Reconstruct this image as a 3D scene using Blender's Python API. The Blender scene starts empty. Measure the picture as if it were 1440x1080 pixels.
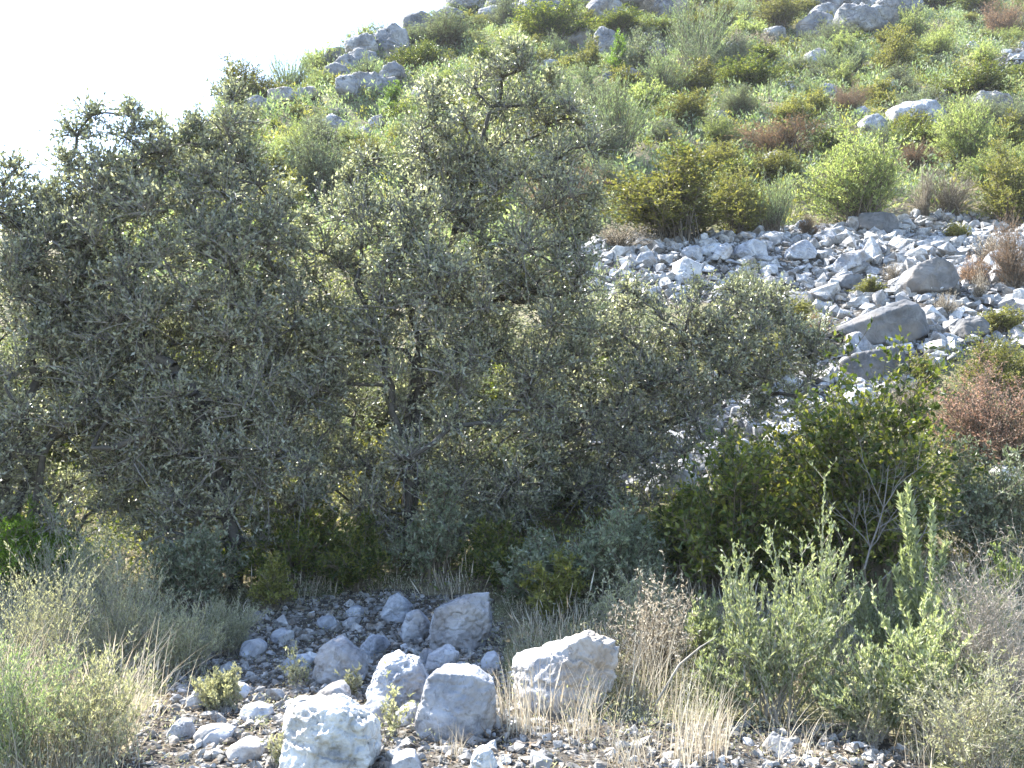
import bpy, bmesh, math
import numpy as np
from mathutils import Vector, noise

RNG = np.random.default_rng(11)
sc = bpy.context.scene
COL = sc.collection
PI = math.pi

# ------------------------------------------------------------------ camera
FPX, PX0, PY0 = 1360.0, 720.0, 540.0          # focal length in photo pixels
PITCH = math.radians(4.2)
EYE = np.array([0.0, 0.0, 1.6])
FWD = np.array([0, math.cos(PITCH), math.sin(PITCH)])
UPV = np.array([0, -math.sin(PITCH), math.cos(PITCH)])


def ray(px, py):
    d = FWD + UPV * ((PY0 - py) / FPX)
    d = d + np.array([1.0, 0, 0]) * ((px - PX0) / FPX)
    return d / np.linalg.norm(d)


def project(P):
    Q = np.asarray(P, float) - EYE
    w = Q @ FWD
    w = np.where(np.abs(w) < 1e-6, 1e-6, w)
    px = PX0 + FPX * Q[..., 0] / w
    py = PY0 - FPX * (Q @ UPV) / w
    return px, py, w


def at(px, py, Y):
    d = ray(px, py)
    return EYE + d * (Y / d[1])


# ------------------------------------------------------------------ terrain
_ys = np.arange(-200, 700, 0.25)
_cp = np.array([(-200, -8), (-60, -2.5), (-20, -.5), (0, 0), (4, 0), (6, .08), (8, .28), (9.5, .55), (12, 1.4), (15, 2.9),
                (18, 4.5), (21, 6.15), (23, 6.75), (24.5, 7.5), (34, 13.4), (72, 36.4), (95, 51.5), (130, 70), (170, 78), (260, 70), (700, 10)])
_pz = np.interp(_ys, _cp[:, 0], _cp[:, 1])
_k = np.exp(-np.linspace(-2, 2, 9) ** 2)
_pz = np.convolve(np.pad(_pz, 4, mode='edge'), _k / _k.sum(), mode='valid')
_wr = np.random.default_rng(3)
_WV = []
for lam, amp in ((9, .9), (6, .6), (3.4, .32), (2.2, .2), (1.3, .1), (.8, .05)):
    for _ in range(3):
        a = _wr.uniform(0, 2 * PI)
        _WV.append((math.cos(a) * 2 * PI / lam, math.sin(a) * 2 * PI / lam, _wr.uniform(0, 6.28), amp / 3))


def sstep(a, b, x):
    t = np.clip((x - a) / (b - a), 0, 1)
    return t * t * (3 - 2 * t)


def H(x, y):
    x = np.asarray(x, float); y = np.asarray(y, float)
    z = np.interp(y, _ys, _pz)
    n = 0
    for kx, ky, ph, a in _WV:
        n = n + a * np.sin(kx * x + ky * y + ph)
    z = z + n * (.12 + .75 * sstep(18, 55, y)) * sstep(1, 6, np.hypot(x, y))
    xe = -12.8 + .255 * (np.maximum(y, 22) - 22)
    d = np.maximum(0, xe - x)
    z = z - sstep(14, 26, y) * .95 * d * d / (d + 3.5)
    return np.maximum(z, -25 + .03 * y)


def hit(px, py):
    d = ray(px, py)
    t = np.arange(2.5, 130, .04)
    P = EYE + d[None, :] * t[:, None]
    below = P[:, 2] < H(P[:, 0], P[:, 1])
    i = int(np.argmax(below)) if below.any() else len(t) - 1
    return P[i]


def ground(px, Y):
    """ground point at depth Y under photo column px"""
    x = (px - PX0) / FPX * Y
    for _ in range(4):
        z = float(H(x, Y))
        w = Y * math.cos(PITCH) + (z - EYE[2]) * math.sin(PITCH)
        x = (px - PX0) / FPX * w
    return np.array([x, Y, float(H(x, Y))])


def in_poly(px, py, poly):
    poly = np.asarray(poly, float)
    c = np.zeros(np.shape(px), bool)
    j = len(poly) - 1
    for i in range(len(poly)):
        xi, yi = poly[i]; xj, yj = poly[j]
        cond = ((yi > py) != (yj > py)) & (px < (xj - xi) * (py - yi) / (yj - yi + 1e-9) + xi)
        c ^= cond
        j = i
    return c


def scatter(poly, n, rng, yr=(3, 90)):
    """n ground points, even per ground area, whose picture position falls in poly"""
    out = []
    m = 0
    while m < n:
        y = rng.uniform(yr[0], yr[1], 60000)
        x = rng.uniform(-1, 1, 60000) * yr[1] * .62
        z = H(x, y)
        P = np.stack([x, y, z], -1)
        px, py, w = project(P)
        ok = in_poly(px, py, poly) & (w > 1)
        Q = P[ok]
        if len(Q) == 0:
            break
        out.append(Q); m += len(Q)
    return np.concatenate(out)[:n]


SCREE = [(780, 352), (850, 338), (1000, 332), (1130, 322), (1200, 318), (1290, 303), (1400, 300), (1560, 300), (1560, 500), (1440, 492), (1350, 497),
         (1300, 540), (1230, 575), (1170, 592), (1100, 640), (1010, 685), (900, 705), (700, 725), (470, 700), (470, 600), (700, 590),
         (930, 560), (1080, 520), (1160, 470), (1140, 430), (1000, 425), (840, 425), (790, 400)]
UPSCREE = [(1385, 112), (1400, 85), (1440, 65), (1540, 50), (1540, 120), (1440, 118)]
GRAVEL = [(150, 1120), (215, 1000), (300, 900), (380, 850), (520, 832), (690, 845), (720, 1000), (900, 1015), (1240, 1025), (1330, 1120)]


def norm(v):
    return v / (np.linalg.norm(v, axis=-1, keepdims=True) + 1e-9)


# ------------------------------------------------------------------ mesh collector
class Geo:
    def __init__(s):
        s.V = []; s.n = 0; s.F = []

    def add(s, V, F, tone=0.5, mat=0, smooth=False):
        V = np.asarray(V, float).reshape(-1, 3); F = np.asarray(F, np.int64)
        if len(F) == 0:
            return s
        t = np.broadcast_to(np.asarray(tone, float), (len(F),))
        s.V.append(V); s.F.append((F + s.n, t, mat, smooth)); s.n += len(V)
        return s

    def mesh(s, name, mats):
        V = np.concatenate(s.V)
        me = bpy.data.meshes.new(name)
        idx = np.concatenate([f.ravel() for f, _, _, _ in s.F])
        tot = np.concatenate([np.full(len(f), f.shape[1]) for f, _, _, _ in s.F])
        st = np.concatenate([[0], np.cumsum(tot)[:-1]])
        me.vertices.add(len(V)); me.vertices.foreach_set('co', V.astype(np.float32).ravel())
        me.loops.add(len(idx)); me.loops.foreach_set('vertex_index', idx.astype(np.int32))
        me.polygons.add(len(tot)); me.polygons.foreach_set('loop_start', st.astype(np.int32))
        me.polygons.foreach_set('material_index', np.concatenate([np.full(len(f), m) for f, _, m, _ in s.F]).astype(np.int32))
        me.polygons.foreach_set('use_smooth', np.concatenate([np.full(len(f), bool(q)) for f, _, _, q in s.F]))
        a = me.attributes.new('tone', 'FLOAT', 'FACE')
        a.data.foreach_set('value', np.concatenate([t for _, t, _, _ in s.F]).astype(np.float32))
        for m in mats:
            me.materials.append(m)
        me.update(calc_edges=True)
        return me


def link(name, me, parent=None, loc=None):
    o = bpy.data.objects.new(name, me); COL.objects.link(o)
    if parent is not None:
        o.parent = parent
    if loc is not None:
        o.location = [float(q) for q in loc]
    return o


USED = set()


def tag(o, label=None, cat=None, group=None, kind=None):
    if label:
        o['label'] = label; USED.add(label)
    if cat: o['category'] = cat
    if group: o['group'] = group
    if kind: o['kind'] = kind
    return o


def leaf_quads(P, D, N, L, W, fold=.18):
    D = norm(D); S = norm(np.cross(D, N)); N = np.cross(S, D)
    L = np.asarray(L)[:, None]; W = np.asarray(W)[:, None]
    m = P + D * L * .45 + N * W * fold
    V = np.stack([P, m + S * W * .5, P + D * L, m - S * W * .5], 1).reshape(-1, 3)
    F = np.arange(len(P) * 4).reshape(-1, 4)
    return V, F


def tubes(P, R, n=4):
    P = np.asarray(P, float); S, k, _ = P.shape
    T = norm(np.gradient(P, axis=1))
    ref = np.where(np.abs(T[..., 2:3]) > .9, np.array([1.0, 0, 0]), np.array([0, 0, 1.0]))
    A = norm(np.cross(T, ref)); B = np.cross(T, A)
    th = np.arange(n) * 2 * PI / n
    V = P[:, :, None, :] + R[:, :, None, None] * (A[:, :, None, :] * np.cos(th)[:, None] + B[:, :, None, :] * np.sin(th)[:, None])
    base = (np.arange(S) * k * n)[:, None, None] + (np.arange(k - 1) * n)[None, :, None]
    j = np.arange(n)[None, None, :]; j2 = (np.arange(n) + 1) % n
    F = np.stack([base + j, base + j2[None, None, :], base + n + j2[None, None, :], base + n + j], -1).reshape(-1, 4)
    return V.reshape(-1, 3), F


def ribbons(P, Wd, side):
    P = np.asarray(P, float); S, k, _ = P.shape
    sd = norm(side)[:, None, :]
    V = np.stack([P - sd * Wd[..., None] * .5, P + sd * Wd[..., None] * .5], 2).reshape(-1, 3)
    base = (np.arange(S) * k * 2)[:, None] + (np.arange(k - 1) * 2)[None, :]
    F = np.stack([base, base + 1, base + 3, base + 2], -1).reshape(-1, 4)
    return V, F


def runit(rng, n):
    return norm(rng.normal(size=(n, 3)))


# ------------------------------------------------------------------ materials
class NT:
    def __init__(s, name):
        s.m = bpy.data.materials.new(name); s.m.use_nodes = True
        s.t = s.m.node_tree; s.t.nodes.clear()
        s.out = s.n('ShaderNodeOutputMaterial')

    def n(s, typ, **kw):
        nd = s.t.nodes.new(typ)
        for k, v in kw.items():
            setattr(nd, k, v)
        return nd

    def l(s, a, b):
        s.t.links.new(a, b)

    def ramp(s, fac, stops):
        r = s.n('ShaderNodeValToRGB')
        e = r.color_ramp.elements
        while len(e) < len(stops):
            e.new(.5)
        for q, (p, c) in zip(e, stops):
            q.position = p; q.color = (*c, 1) if len(c) == 3 else c
        s.l(fac, r.inputs[0])
        return r.outputs[0]

    def noise(s, vec, scale, detail=5, rough=.6, dist=0):
        t = s.n('ShaderNodeTexNoise'); t.inputs['Scale'].default_value = scale
        t.inputs['Detail'].default_value = detail; t.inputs['Roughness'].default_value = rough
        t.inputs['Distortion'].default_value = dist
        s.l(vec, t.inputs['Vector'])
        return t.outputs['Fac']

    def mix(s, f, a, b, bt='MIX'):
        m = s.n('ShaderNodeMix', data_type='RGBA', blend_type=bt)
        for sock, v in ((m.inputs[0], f), (m.inputs[6], a), (m.inputs[7], b)):
            if hasattr(v, 'links'):
                s.l(v, sock)
            elif isinstance(v, (int, float)):
                sock.default_value = v
            else:
                sock.default_value = (*v, 1)
        return m.outputs[2]

    def math(s, op, a, b=0.0):
        m = s.n('ShaderNodeMath', operation=op)
        for sock, v in ((m.inputs[0], a), (m.inputs[1], b)):
            if hasattr(v, 'links'):
                s.l(v, sock)
            else:
                sock.default_value = v
        return m.outputs[0]


def leaf_mat(name, c, under=None, trans=.4, rough=.5, spec=.35, tr_tint=(1.25, 1.3, .7), vary=.25):
    t = NT(name)
    a = t.n('ShaderNodeAttribute'); a.attribute_name = 'tone'
    col = t.ramp(a.outputs['Fac'], [(.05, c[0]), (.5, c[1]), (.95, c[2])])
    oi = t.n('ShaderNodeObjectInfo')
    mr = t.n('ShaderNodeMapRange'); mr.inputs[3].default_value = 1 - vary; mr.inputs[4].default_value = 1 + vary
    t.l(oi.outputs['Random'], mr.inputs[0])
    hs = t.n('ShaderNodeHueSaturation'); t.l(col, hs.inputs['Color']); t.l(mr.outputs[0], hs.inputs['Value'])
    col = hs.outputs[0]
    g = t.n('ShaderNodeNewGeometry')
    front = col
    if under:
        front = t.mix(g.outputs['Backfacing'], col, under)
    p = t.n('ShaderNodeBsdfPrincipled')
    t.l(front, p.inputs['Base Color'])
    p.inputs['Roughness'].default_value = rough
    p.inputs['Specular IOR Level'].default_value = spec
    tr = t.n('ShaderNodeBsdfTranslucent')
    t.l(t.mix(1.0, col, tr_tint, 'MULTIPLY'), tr.inputs['Color'])
    ms = t.n('ShaderNodeMixShader'); ms.inputs[0].default_value = trans
    t.l(p.outputs[0], ms.inputs[1]); t.l(tr.outputs[0], ms.inputs[2])
    t.l(ms.outputs[0], t.out.inputs['Surface'])
    return t.m


def bark_mat(name, c1, c2):
    t = NT(name)
    g = t.n('ShaderNodeNewGeometry')
    f = t.noise(g.outputs['Position'], 14, 5, .7)
    p = t.n('ShaderNodeBsdfPrincipled'); p.inputs['Roughness'].default_value = .9
    t.l(t.ramp(f, [(.3, c1), (.7, c2)]), p.inputs['Base Color'])
    t.l(p.outputs[0], t.out.inputs['Surface'])
    return t.m


def rock_mat(name, dark=(.115, .122, .142), mid=(.265, .275, .298), light=(.46, .47, .49), stain=(.36, .27, .17), bump=.5, sc=1.0):
    t = NT(name)
    g = t.n('ShaderNodeNewGeometry')
    oi = t.n('ShaderNodeObjectInfo')
    v = t.n('ShaderNodeVectorMath', operation='MULTIPLY_ADD')
    t.l(oi.outputs['Random'], v.inputs[0]); v.inputs[1].default_value = (50, 31, 17); t.l(g.outputs['Position'], v.inputs[2])
    pos = v.outputs[0]
    n1 = t.noise(pos, 3.2 * sc, 8, .65, .6)
    n2 = t.noise(pos, 14 * sc, 6, .7, .3)
    n3 = t.noise(pos, 1.7 * sc, 4, .5)
    n4 = t.noise(pos, 48 * sc, 4, .7)
    base = t.ramp(n1, [(.28, dark), (.46, mid), (.62, light)])
    base = t.mix(t.ramp(n2, [(.30, (1, 1, 1)), (.46, (0, 0, 0))]), base, dark)
    base = t.mix(t.math('MULTIPLY', t.ramp(n3, [(.52, (0, 0, 0)), (.72, (1, 1, 1))]), .5), base, stain)
    base = t.mix(t.ramp(n4, [(.62, (0, 0, 0)), (.75, (.5, .5, .5))]), base, light)
    hs = t.n('ShaderNodeHueSaturation'); t.l(base, hs.inputs['Color'])
    mr = t.n('ShaderNodeMapRange'); mr.inputs[3].default_value = .8; mr.inputs[4].default_value = 1.12
    t.l(oi.outputs['Random'], mr.inputs[0]); t.l(mr.outputs[0], hs.inputs['Value'])
    a = t.n('ShaderNodeAttribute'); a.attribute_name = 'tone'
    mr2 = t.n('ShaderNodeMapRange'); mr2.inputs[3].default_value = .72; mr2.inputs[4].default_value = 1.25
    t.l(a.outputs['Fac'], mr2.inputs[0])
    cc = t.n('ShaderNodeCombineColor')
    for i in range(3):
        t.l(mr2.outputs[0], cc.inputs[i])
    col = t.mix(1.0, hs.outputs[0], cc.outputs[0], 'MULTIPLY')
    p = t.n('ShaderNodeBsdfPrincipled'); p.inputs['Roughness'].default_value = .92
    p.inputs['Specular IOR Level'].default_value = .2
    t.l(col, p.inputs['Base Color'])
    h = t.math('ADD', t.math('MULTIPLY', n1, 1.2), t.math('ADD', t.math('MULTIPLY', n2, .5), t.math('MULTIPLY', n4, .12)))
    wv = t.n('ShaderNodeVectorMath', operation='ADD'); t.l(pos, wv.inputs[0])
    nn = t.n('ShaderNodeTexNoise'); nn.inputs['Scale'].default_value = 4 * sc; t.l(pos, nn.inputs['Vector'])
    sc2 = t.n('ShaderNodeVectorMath', operation='SCALE'); sc2.inputs[3].default_value = .35 / sc; t.l(nn.outputs['Color'], sc2.inputs[0]); t.l(sc2.outputs[0], wv.inputs[1])
    vo = t.n('ShaderNodeTexVoronoi', feature='DISTANCE_TO_EDGE'); vo.inputs['Scale'].default_value = 3.3 * sc; t.l(wv.outputs[0], vo.inputs['Vector'])
    crk = t.ramp(vo.outputs['Distance'], [(0, (0, 0, 0)), (.07, (1, 1, 1))])
    h = t.math('ADD', h, t.math('MULTIPLY', crk, .5))
    b = t.n('ShaderNodeBump'); b.inputs['Strength'].default_value = bump; b.inputs['Distance'].default_value = .06 / sc
    t.l(h, b.inputs['Height']); t.l(b.outputs[0], p.inputs['Normal'])
    t.l(p.outputs[0], t.out.inputs['Surface'])
    return t.m


M = {}
M['olive'] = leaf_mat('olive_leaf', [(.062, .074, .04), (.185, .198, .118), (.46, .455, .34)], under=(.44, .45, .36), trans=.5, rough=.3, spec=.8, vary=.08, tr_tint=(1.15, 1.17, .8))
M['mastic'] = leaf_mat('mastic_leaf', [(.034, .058, .014), (.095, .125, .026), (.27, .27, .06)], trans=.45, rough=.36, spec=.5)
M['kermes'] = leaf_mat('kermes_leaf', [(.08, .095, .022), (.175, .18, .045), (.31, .29, .09)], trans=.44, rough=.5, tr_tint=(1.15, 1.15, .75))
M['lime'] = leaf_mat('lime_leaf', [(.13, .175, .05), (.25, .29, .11), (.40, .42, .2)], trans=.5, rough=.5, tr_tint=(1.2, 1.25, .75))
M['rosemary'] = leaf_mat('rosemary_leaf', [(.075, .115, .045), (.175, .225, .095), (.34, .38, .2)], under=(.33, .36, .25), trans=.42, rough=.6, tr_tint=(1.12, 1.2, .75))
M['heath'] = leaf_mat('heath_leaf', [(.16, .1, .06), (.31, .19, .11), (.42, .31, .2)], trans=.38, rough=.7, tr_tint=(1.1, 1, .85))
M['rust'] = leaf_mat('rust_leaf', [(.25, .14, .095), (.46, .28, .2), (.58, .44, .34)], trans=.4, rough=.7, tr_tint=(1.1, 1, .88))
M['grey'] = leaf_mat('grey_leaf', [(.075, .1, .06), (.14, .17, .105), (.26, .28, .18)], under=(.27, .29, .22), trans=.36, rough=.6)
M['young'] = leaf_mat('young_leaf', [(.06, .12, .012), (.12, .2, .025), (.2, .28, .05)], trans=.45, rough=.5)
M['straw'] = leaf_mat('straw_leaf', [(.24, .2, .145), (.42, .365, .28), (.6, .55, .45)], trans=.3, rough=.7, tr_tint=(1.05, 1.0, .9))
M['herb'] = leaf_mat('herb_leaf', [(.14, .15, .075), (.29, .29, .165), (.5, .48, .34)], under=(.42, .42, .31), trans=.46, rough=.6, tr_tint=(1.15, 1.15, .8))
M['sprig'] = leaf_mat('sprig_leaf', [(.115, .145, .06), (.25, .285, .135), (.46, .48, .29)], under=(.38, .41, .29), trans=.46, rough=.55, tr_tint=(1.15, 1.18, .8))
M['twig'] = leaf_mat('dry_twig', [(.15, .115, .1), (.3, .25, .225), (.44, .38, .345)], trans=.2, rough=.8)
M['litter'] = leaf_mat('litter_leaf', [(.06, .045, .03), (.16, .115, .075), (.34, .28, .2)], trans=.15, rough=.8)
M['bark'] = bark_mat('dark_bark', (.03, .027, .024), (.11, .1, .088))
M['stem'] = bark_mat('stem_bark', (.07, .055, .04), (.17, .14, .1))
M['palestem'] = bark_mat('pale_stem', (.17, .15, .12), (.34, .31, .26))
M['deadwood'] = bark_mat('dead_wood', (.10, .092, .085), (.22, .205, .19))
M['rock'] = rock_mat('limestone')
M['rock_far'] = rock_mat('far_limestone', dark=(.07, .075, .085), mid=(.18, .182, .19), light=(.34, .338, .335), sc=.35, bump=.7)
M['rock_grey_shade'] = rock_mat('grey_shade_limestone', dark=(.075, .076, .08), mid=(.125, .126, .13), light=(.19, .19, .192), stain=(.24, .2, .16), bump=.25)  # grey stone, darkened further: shade of the boulder faces put into the colour
M['rock_white'] = rock_mat('white_limestone', dark=(.16, .16, .155), mid=(.5, .495, .475), light=(.74, .73, .7), bump=.8)
M['rubble'] = rock_mat('rubble_stone', dark=(.13, .132, .14), mid=(.31, .31, .315), light=(.52, .52, .515), stain=(.33, .27, .2), sc=1.6)
M['gravel'] = rock_mat('gravel_shade_stone', dark=(.10, .095, .09), mid=(.22, .21, .195), light=(.38, .37, .355), stain=(.25, .18, .12), sc=3)  # browner than the rubble, and darker: foreground shade is put into its colour


def ground_mat():
    t = NT('hillside_soil')
    g = t.n('ShaderNodeNewGeometry'); pos = g.outputs['Position']
    n1 = t.noise(pos, .9, 7, .65); n2 = t.noise(pos, 6, 6, .7); n3 = t.noise(pos, 30, 5, .7)
    soil = t.ramp(n2, [(.3, (.10, .085, .055)), (.5, (.2, .165, .105)), (.7, (.32, .27, .17))])
    grn = t.ramp(n3, [(.3, (.06, .07, .03)), (.6, (.15, .155, .07)), (.75, (.28, .26, .14))])
    col = t.mix(t.ramp(n1, [(.42, (0, 0, 0)), (.58, (1, 1, 1))]), soil, grn)
    vo = t.n('ShaderNodeTexVoronoi'); vo.inputs['Scale'].default_value = 13; t.l(pos, vo.inputs['Vector'])
    sv = t.n('ShaderNodeSeparateColor'); t.l(vo.outputs['Color'], sv.inputs[0])
    st = t.ramp(sv.outputs[0], [(.0, (.1, .095, .085)), (.5, (.2, .19, .175)), (1, (.34, .33, .31))])
    st = t.mix(t.ramp(vo.outputs['Distance'], [(.2, (0, 0, 0)), (.5, (1, 1, 1))]), st, (.07, .062, .052))
    a = t.n('ShaderNodeAttribute'); a.attribute_name = 'stony'
    mk = t.math('ADD', t.math('MULTIPLY', a.outputs['Fac'], 1.1), t.math('MULTIPLY', t.math('SUBTRACT', n2, .5), .8))
    col = t.mix(t.ramp(mk, [(.3, (0, 0, 0)), (.5, (1, 1, 1))]), col, st)
    p = t.n('ShaderNodeBsdfPrincipled'); p.inputs['Roughness'].default_value = .95; p.inputs['Specular IOR Level'].default_value = .15
    t.l(col, p.inputs['Base Color'])
    h = t.math('ADD', t.math('MULTIPLY', vo.outputs['Distance'], -.6), t.math('ADD', n2, t.math('MULTIPLY', n3, .4)))
    b = t.n('ShaderNodeBump'); b.inputs['Strength'].default_value = .8; b.inputs['Distance'].default_value = .05
    t.l(h, b.inputs['Height']); t.l(b.outputs[0], p.inputs['Normal'])
    t.l(p.outputs[0], t.out.inputs['Surface'])
    return t.m


# ------------------------------------------------------------------ the hillside sheet
def build_ground():
    nu, nv = 260, 420
    u = np.linspace(-1, 1, nu)
    y = np.concatenate([np.linspace(-160, 2, 40, endpoint=False), 2 + (np.linspace(0, 1, 330) ** 1.9) * 103, np.linspace(110, 690, 50)])
    w = 7 + .62 * np.maximum(y, 0)
    X = w[:, None] * (u + 3.0 * u ** 7)[None, :]
    Y = np.repeat(y[:, None], nu, 1)
    Z = H(X, Y)
    P = np.stack([X, Y, Z], -1)
    px, py, wd = project(P)
    ok = wd > 1
    st = ok & (in_poly(px, py, SCREE) | in_poly(px, py, UPSCREE) | in_poly(px, py, GRAVEL))
    ny = len(y)
    i = np.arange(ny - 1)[:, None] * nu + np.arange(nu - 1)[None, :]
    F = np.stack([i, i + 1, i + nu + 1, i + nu], -1).reshape(-1, 4)
    g = Geo(); g.add(P.reshape(-1, 3), F, .5, 0, True)
    me = g.mesh('hillside', [ground_mat()])
    a = me.attributes.new('stony', 'FLOAT', 'POINT')
    a.data.foreach_set('value', np.where(st, 1.0, .25).astype(np.float32).ravel())
    o = link('hillside', me)
    tag(o, 'rocky scrub covered hillside climbing to the upper right', 'hillside', kind='structure')


build_ground()

# ------------------------------------------------------------------ rocks
_ico = {}


def ico(sub):
    if sub not in _ico:
        bm = bmesh.new(); bmesh.ops.create_icosphere(bm, subdivisions=sub, radius=1)
        V = np.array([v.co[:] for v in bm.verts]); F = np.array([[v.index for v in f.verts] for f in bm.faces])
        bm.free(); _ico[sub] = (norm(V), F)
    return _ico[sub]


def plane_radius(D, N, d):
    c = D @ N.T
    r = np.where(c > 1e-3, d[None, :] / np.maximum(c, 1e-3), 1e9)
    return r.min(1)


def fbm(P, scale, seed, H_=.9, oct_=6):
    o = Vector((seed * 13.7, seed * 7.1, seed * 3.3))
    return np.array([noise.fractal(Vector(p) * scale + o, H_, 2.0, oct_) for p in P])


def rough_shape(seed, sub, dims, npl=14, jag=.05):
    r = np.random.default_rng(seed)
    D, F = ico(sub)
    N = np.concatenate([runit(r, npl), np.eye(3), -np.eye(3)])
    N[:, 2] *= .8; N = norm(N)
    d = r.uniform(.62, 1.0, len(N))
    R = np.minimum(plane_radius(D, N, d), 1.25)
    V = D * R[:, None]
    if jag:
        nz = fbm(V, 2.2, seed + 1); nz2 = np.abs(fbm(V, 5.0, seed + 5, .8, 4))
        V = V * (1 + jag * nz - jag * .8 * nz2)[:, None]
    return V * np.array(dims) * .5, F


def rock_from_outline(name, label, pts, base_py, depth, mat='rock', sub=5, seed=1, jag=.035, front=None, cat='boulder', group=None, Y=None, tilt=.14, chips=22):
    """a boulder whose front view follows pts (photo pixels), with a real depth in metres"""
    r = np.random.default_rng(seed)
    pts = np.array(pts, float)
    cxp = pts[:, 0].mean()
    if Y is None:
        Y = hit(cxp, base_py)[1]
    Y = Y + depth * .3
    W = np.array([at(a, b, Y) for a, b in pts])
    c = W.mean(0)
    q = W - c
    N = []; d = []
    ar = sum(q[i, 0] * q[(i + 1) % len(q), 2] - q[(i + 1) % len(q), 0] * q[i, 2] for i in range(len(q)))
    for i in range(len(q)):
        e = q[(i + 1) % len(q)] - q[i]
        n = np.array([e[2], 0, -e[0]]) * (1 if ar > 0 else -1)
        n = n / np.linalg.norm(n)
        n = norm(n + np.array([0, r.uniform(-tilt, tilt), 0]))
        N.append(n); d.append(float(n @ q[i]))
    fr = front or [(-.25 + r.uniform(-.1, .1), -1, .35, .42), (.45, -1, .05, .45), (.0, -1, -.3, .5)]
    for nx, ny, nz, f in fr:
        n = norm(np.array([nx, ny, nz])); N.append(n); d.append(depth * f)
    for nx, ny, nz, f in [(.3, 1, .1, .5), (-.35, 1, .2, .5)]:
        n = norm(np.array([nx, ny, nz], float)); N.append(n); d.append(depth * f)
    N = np.array(N); d = np.array(d)
    D, F = ico(sub)
    R = plane_radius(D, N, d)
    size = float(np.ptp(q[:, 0]) + np.ptp(q[:, 2])) * .5
    R = np.minimum(R, size * 1.3)
    V = D * R[:, None]
    cn = runit(r, chips); cd = (V @ cn.T).max(0) * r.uniform(.76, .985, chips)
    R = np.minimum(R, plane_radius(D, cn, cd))
    V = D * R[:, None]
    s = 2.0 / size
    nz = fbm(V * s, 1.5, seed + 1) * .35 - 1.1 * np.abs(fbm(V * s, 2.6, seed + 9, .75, 6))
    if sub >= 5:
        st_ = V @ norm(np.array([.35, .3, 1.0])) * s * 5 + 1.5 * fbm(V * s, 1.2, seed + 4)
        nz = nz - .45 * (np.abs(((st_ / PI) % 1) - .5) < .09)
    V = V + D * (nz * jag * size)[:, None]
    zb = H(c[0], c[1])
    base = np.array([c[0], c[1], zb])
    g = Geo(); g.add(V + c - base, F, .5, 0, True)
    o = link(name, g.mesh(name, [M[mat]]), None, base)
    tag(o, label, cat, group)
    return o


RO = rock_from_outline
FG = 'boulders in the foreground rubble'
SG = 'big boulders lying on the scree'
RO('boulder', 'white sunlit boulder at the bottom edge, left of the smooth boulders', [(388, 1040), (402, 992), (430, 975), (480, 985), (522, 1015), (532, 1060), (515, 1110), (392, 1110)], 1100, .5, 'rock_white', seed=3, sub=6, jag=.06, group=FG,
   front=[(-.3, -1, .9, .36), (.5, -1, .3, .42), (-.1, -1, .1, .46)])
RO('boulder', 'smooth rounded pale boulder just left of the largest foreground boulder', [(583, 1010), (600, 955), (625, 932), (662, 930), (694, 955), (700, 1010), (690, 1045), (600, 1050)], 1040, .42, 'rock', seed=8, sub=6, jag=.032, group=FG,
   front=[(-.2, -1, .35, .4), (.5, -1, .0, .42), (0, -1, -.2, .5)])
RO('boulder', 'largest foreground boulder with a slanting top, beside the dry grass', [(716, 950), (735, 918), (790, 900), (845, 874), (872, 896), (868, 950), (845, 1000), (770, 1030), (722, 1000)], 1010, .6, 'rock', seed=12, sub=6, jag=.055, group=FG,
   front=[(-.3, -1, .55, .36), (.75, -1, .1, .36), (0, -1, -.1, .45)])
RO('boulder', 'rough grey boulder touching the left side of the smooth rounded boulder', [(515, 970), (530, 935), (562, 920), (595, 932), (606, 970), (590, 1000), (525, 1003)], 1000, .38, 'rock', seed=17, sub=6, jag=.06, group=FG)
RO('boulder', 'bluish boulder with a light ridge, above the white sunlit boulder', [(440, 950), (447, 912), (475, 893), (505, 912), (517, 950), (495, 968), (450, 968)], 966, .32, 'rock', seed=21, jag=.06, group=FG)
RO('boulder', 'small leaning slab wedged behind the smooth rounded boulder', [(592, 940), (600, 922), (630, 907), (648, 918), (640, 940), (610, 955)], 952, .2, 'rock', seed=24, jag=.05, group=FG)
RO('boulder', 'broad flat-fronted boulder in the shade of the olive trunk', [(602, 890), (612, 855), (650, 840), (688, 832), (692, 880), (680, 912), (640, 925), (606, 918)], 918, .45, 'rock', seed=29, sub=6, jag=.05, group=FG)
RO('boulder', 'small pointed boulder alone in the shade left of the broad flat-fronted one', [(533, 862), (545, 840), (560, 833), (580, 850), (576, 872), (550, 880)], 878, .25, 'rock', seed=33, jag=.05, group=FG)
RO('boulder', 'mossy green-grey boulder beneath the small pointed one', [(562, 890), (572, 862), (592, 855), (604, 875), (600, 900), (570, 905)], 903, .25, 'rock', seed=36, jag=.05, group=FG)
RO('boulder', 'little pale boulder tucked above the rough grey boulder', [(503, 910), (515, 893), (540, 895), (550, 912), (535, 925), (508, 924)], 925, .2, 'rock', seed=39, jag=.06, group=FG)
RO('boulder', 'grey half-buried stone at the bottom edge right of the white boulder', [(545, 1075), (560, 1058), (590, 1058), (598, 1090), (550, 1095)], 1090, .2, 'rock', seed=42, jag=.04, group=FG)
RO('boulder', 'small white boulder at the bottom edge below the smooth rounded boulder', [(660, 1075), (668, 1052), (690, 1052), (700, 1072), (690, 1095), (665, 1095)], 1092, .16, 'rock_white', seed=45, jag=.06, group=FG)
RO('boulder', 'squat stone in the grass at the left end of the rubble', [(262, 985), (275, 968), (290, 975), (292, 995), (270, 1000)], 1000, .12, 'rock', seed=47, jag=.05, group=FG)
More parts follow.
